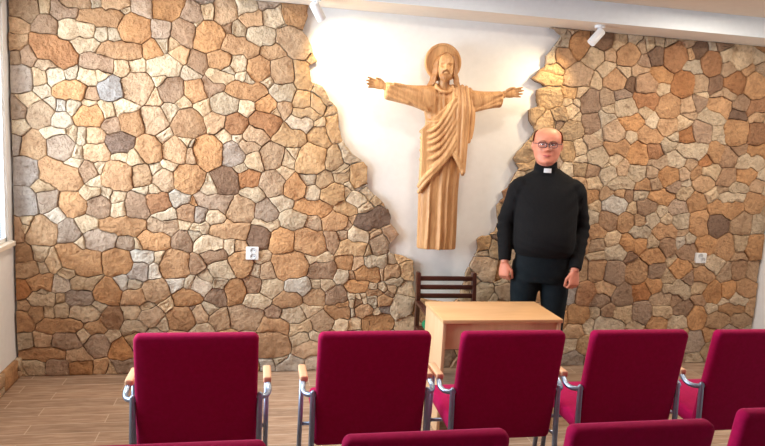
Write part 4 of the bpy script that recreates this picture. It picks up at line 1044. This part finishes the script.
# long panel over the shoulder and the cascade beside it
for pts, r_, y in ([(1.330, 2.112), (1.332, 1.98), (1.334, 1.80), (1.342, 1.640)], .019, -.140), ([(1.358, 2.118), (1.362, 1.98), (1.368, 1.80), (1.372, 1.625)], .020, -.146), ([(1.392, 2.115), (1.398, 1.98), (1.402, 1.80), (1.404, 1.590)], .021, -.148), \
        ([(1.425, 2.110), (1.430, 1.96), (1.432, 1.80), (1.428, 1.515)], .021, -.144), ([(1.455, 2.100), (1.460, 1.95), (1.464, 1.83), (1.456, 1.735)], .020, -.134), ([(1.474, 2.092), (1.482, 1.96), (1.484, 1.84), (1.474, 1.760)], .017, -.118):
    bm_tube(bm, [W(x, z, y+(.045 if q == 0 else 0))+(r_*(.7 if q == 0 else .84),) for q, (x, z) in enumerate(pts)], r_, 12, sm=20, round_ends=True)
sheet(bm, [(1.33, 2.10), (1.338, 1.85), (1.345, 1.66)], [(1.478, 2.08), (1.478, 1.90), (1.445, 1.60)], -.124, -.098, .05)
# lower swag of the panel
bm_tube(bm, [W(1.345, 1.650, -.140)+(.018,), W(1.38, 1.605, -.146)+(.020,), W(1.415, 1.545, -.140)+(.020,), W(1.432, 1.500, -.125)+(.014,)], .02, 12, sm=14, round_ends=True)
remesh('mantle', bm, .0045, M['oak'], fig, 1, .4)
# head, neck and hands
bm = bmesh.new()
FM = Matrix.Translation(W(1.268, 2.148, -.078)) @ Matrix.Diagonal((.70, .76, .74, 1)) @ Matrix.Rotation(radians(-13), 4, 'Z') @ Matrix.Rotation(radians(5), 4, 'X')
b = bmesh.new(); bm_loft(b, head_rings(1., 56, .98, 1.8)); merge(bm, b, FM)
bm_tube(bm, [W(1.265, 2.06, -.06)+(.045,), W(1.267, 2.13, -.068)+(.040,), W(1.268, 2.19, -.07)+(.042,)], .04, 20)
bm_tube(bm, [W(.84, 2.075, -.075)+(.021,), W(1.05, 2.04, -.075)+(.035,), W(1.27, 2.03, -.07)+(.04,), W(1.50, 2.03, -.075)+(.035,), W(1.72, 2.075, -.075)+(.021,)], .03, 16, sm=20)
def open_hand(bm, wx, wz, s, up):
    # palm to the viewer, fingers outwards (s = -1 to the left)
    rings = []
    for d, h, t in ((-.01, .022, .018), (.02, .026, .017), (.05, .033, .016), (.075, .033, .014), (.088, .028, .010)):
        rings.append([Vector(W(wx+s*d, wz+d*up+h*sin(2*pi*k/16), -.078+t*cos(2*pi*k/16))) for k in range(16)])
    bm_loft(bm, rings)
    for i, (dz, L, a) in enumerate(((.024, .060, .16), (.008, .068, .04), (-.008, .062, -.08), (-.023, .050, -.20))):
        p = Vector(W(wx+s*.078, wz+.078*up+dz, -.080)); d = Vector((s, -.10, up+a)).normalized()
        q = p+d*L*.5; d2 = (d+Vector((0, -.35, -.05))).normalized()
        bm_tube(bm, [tuple(p)+(.0088,), tuple(q)+(.0082,), tuple(q+d2*L*.5)+(.0062,)], .008, 10, round_ends=True)
    p = Vector(W(wx+s*.022, wz+.022+.02*up, -.085)); d = Vector((s*.72, -.25, .55)).normalized()
    bm_tube(bm, [tuple(p)+(.011,), tuple(p+d*.030)+(.0095,), tuple(p+d*.030+Vector((s*.028, -.008, .006)))+(.0075,)], .009, 10, round_ends=True)
open_hand(bm, .850, 2.082, -1, .16); open_hand(bm, 1.712, 2.082, 1, .18)
remesh('body', bm, .0042, M['oak'], fig, 1, .4)
# hair, beard
bm = bmesh.new()
hx, hz_ = 1.268, 2.148
def turn_head(bm):
    c = Vector(W(hx, 0, -.078)); m = Matrix.Rotation(radians(-12), 3, 'Z')
    for v in bm.verts:
        d = v.co-c; z = d.z; d.z = 0; d = m @ d; v.co = c+Vector((d.x, d.y, z))
for s in (-1, 1):
    for j in range(7):
        o_ = .002+.0075*j; y = -.132+.009*j; r_ = .0075+.0004*j; wv = .004*(1 if j % 2 else -1)
        pts = [W(hx+s*(.003+.45*o_), hz_+.190-.004*j, y+.026)+(r_*.8,), W(hx+s*(.036+.40*o_), hz_+.160, y+.010)+(r_,), W(hx+s*(.057+.42*o_), hz_+.110, y+.020+wv)+(r_,), W(hx+s*(.058+.50*o_+wv), hz_+.060, y+.022)+(r_,),
               W(hx+s*(.060+.62*o_-wv), hz_+.020, y+.022+wv)+(r_,), W(hx+s*(.068+.75*o_+wv), hz_-.012, y+.024)+(r_*.9,), W(hx+s*(.082+.8*o_), hz_-.036-.01*(j % 2), y+.028)+(r_*.4,)]
        bm_tube(bm, pts, .012, 9, sm=22, round_ends=True)
bm_ball(bm, W(hx, hz_+.135, -.055), .064, 1.02, .75, .92, 20)
turn_head(bm); remesh('hair', bm, .0034, M['oakdark'], fig, 1, .3)
bm = bmesh.new()
for k in range(-3, 4):
    x = hx+k*.011
    bm_tube(bm, [W(x*1.0, hz_+.040-.004*abs(k)+.004*abs(k), -.158+.0022*k*k)+(.008,), W(x, hz_+.018, -.165+.002*k*k)+(.009,), W(hx+k*.007, hz_-.012+.003*abs(k), -.160+.0018*k*k)+(.006,)], .007, 8, sm=8, round_ends=True)
for s in (-1, 1): bm_tube(bm, [W(hx+s*.002, hz_+.064, -.170)+(.006,), W(hx+s*.018, hz_+.058, -.164)+(.007,), W(hx+s*.028, hz_+.038, -.152)+(.005,)], .005, 8, sm=8, round_ends=True)
turn_head(bm); remesh('beard', bm, .003, M['oakdark'], fig, 1, .4)

# ------------------------------------------------------------------ light
w = bpy.data.worlds.new('sky'); bpy.context.scene.world = w; w.use_nodes = True
bg = w.node_tree.nodes['Background']; bg.inputs['Color'].default_value = (.42, .76, 1, 1); bg.inputs['Strength'].default_value = .9
def area_light(name, loc, rot, sx_, sy_, e, col):
    L = bpy.data.lights.new(name, 'AREA'); L.shape = 'RECTANGLE'; L.size = sx_; L.size_y = sy_; L.energy = e; L.color = col
    o = bpy.data.objects.new(name, L); C.objects.link(o); o.location = loc; o.rotation_euler = rot; return o
for i, (a, b) in enumerate(wins):
    area_light('window_daylight', (XL-.45, (a+b)/2, (WZ0+WZ1)/2), (0, radians(-90), 0), WZ1-WZ0, b-a, 172, (.86, .94, 1))
# ceiling downlights of the room, in front of the soffit
for x, e in ((-.55, 20), (1.25, 9), (3.05, 26)):
    area_light('ceiling_downlight', (x, 3.50, ZC-.02), (0, 0, 0), .24, .24, e, (1, .88, .72))
sc = bpy.context.scene
sc.view_settings.view_transform = 'Standard'; sc.view_settings.look = 'None'; sc.view_settings.gamma = 1; sc.view_settings.use_curve_mapping = False
sc.view_settings.exposure = 0.2
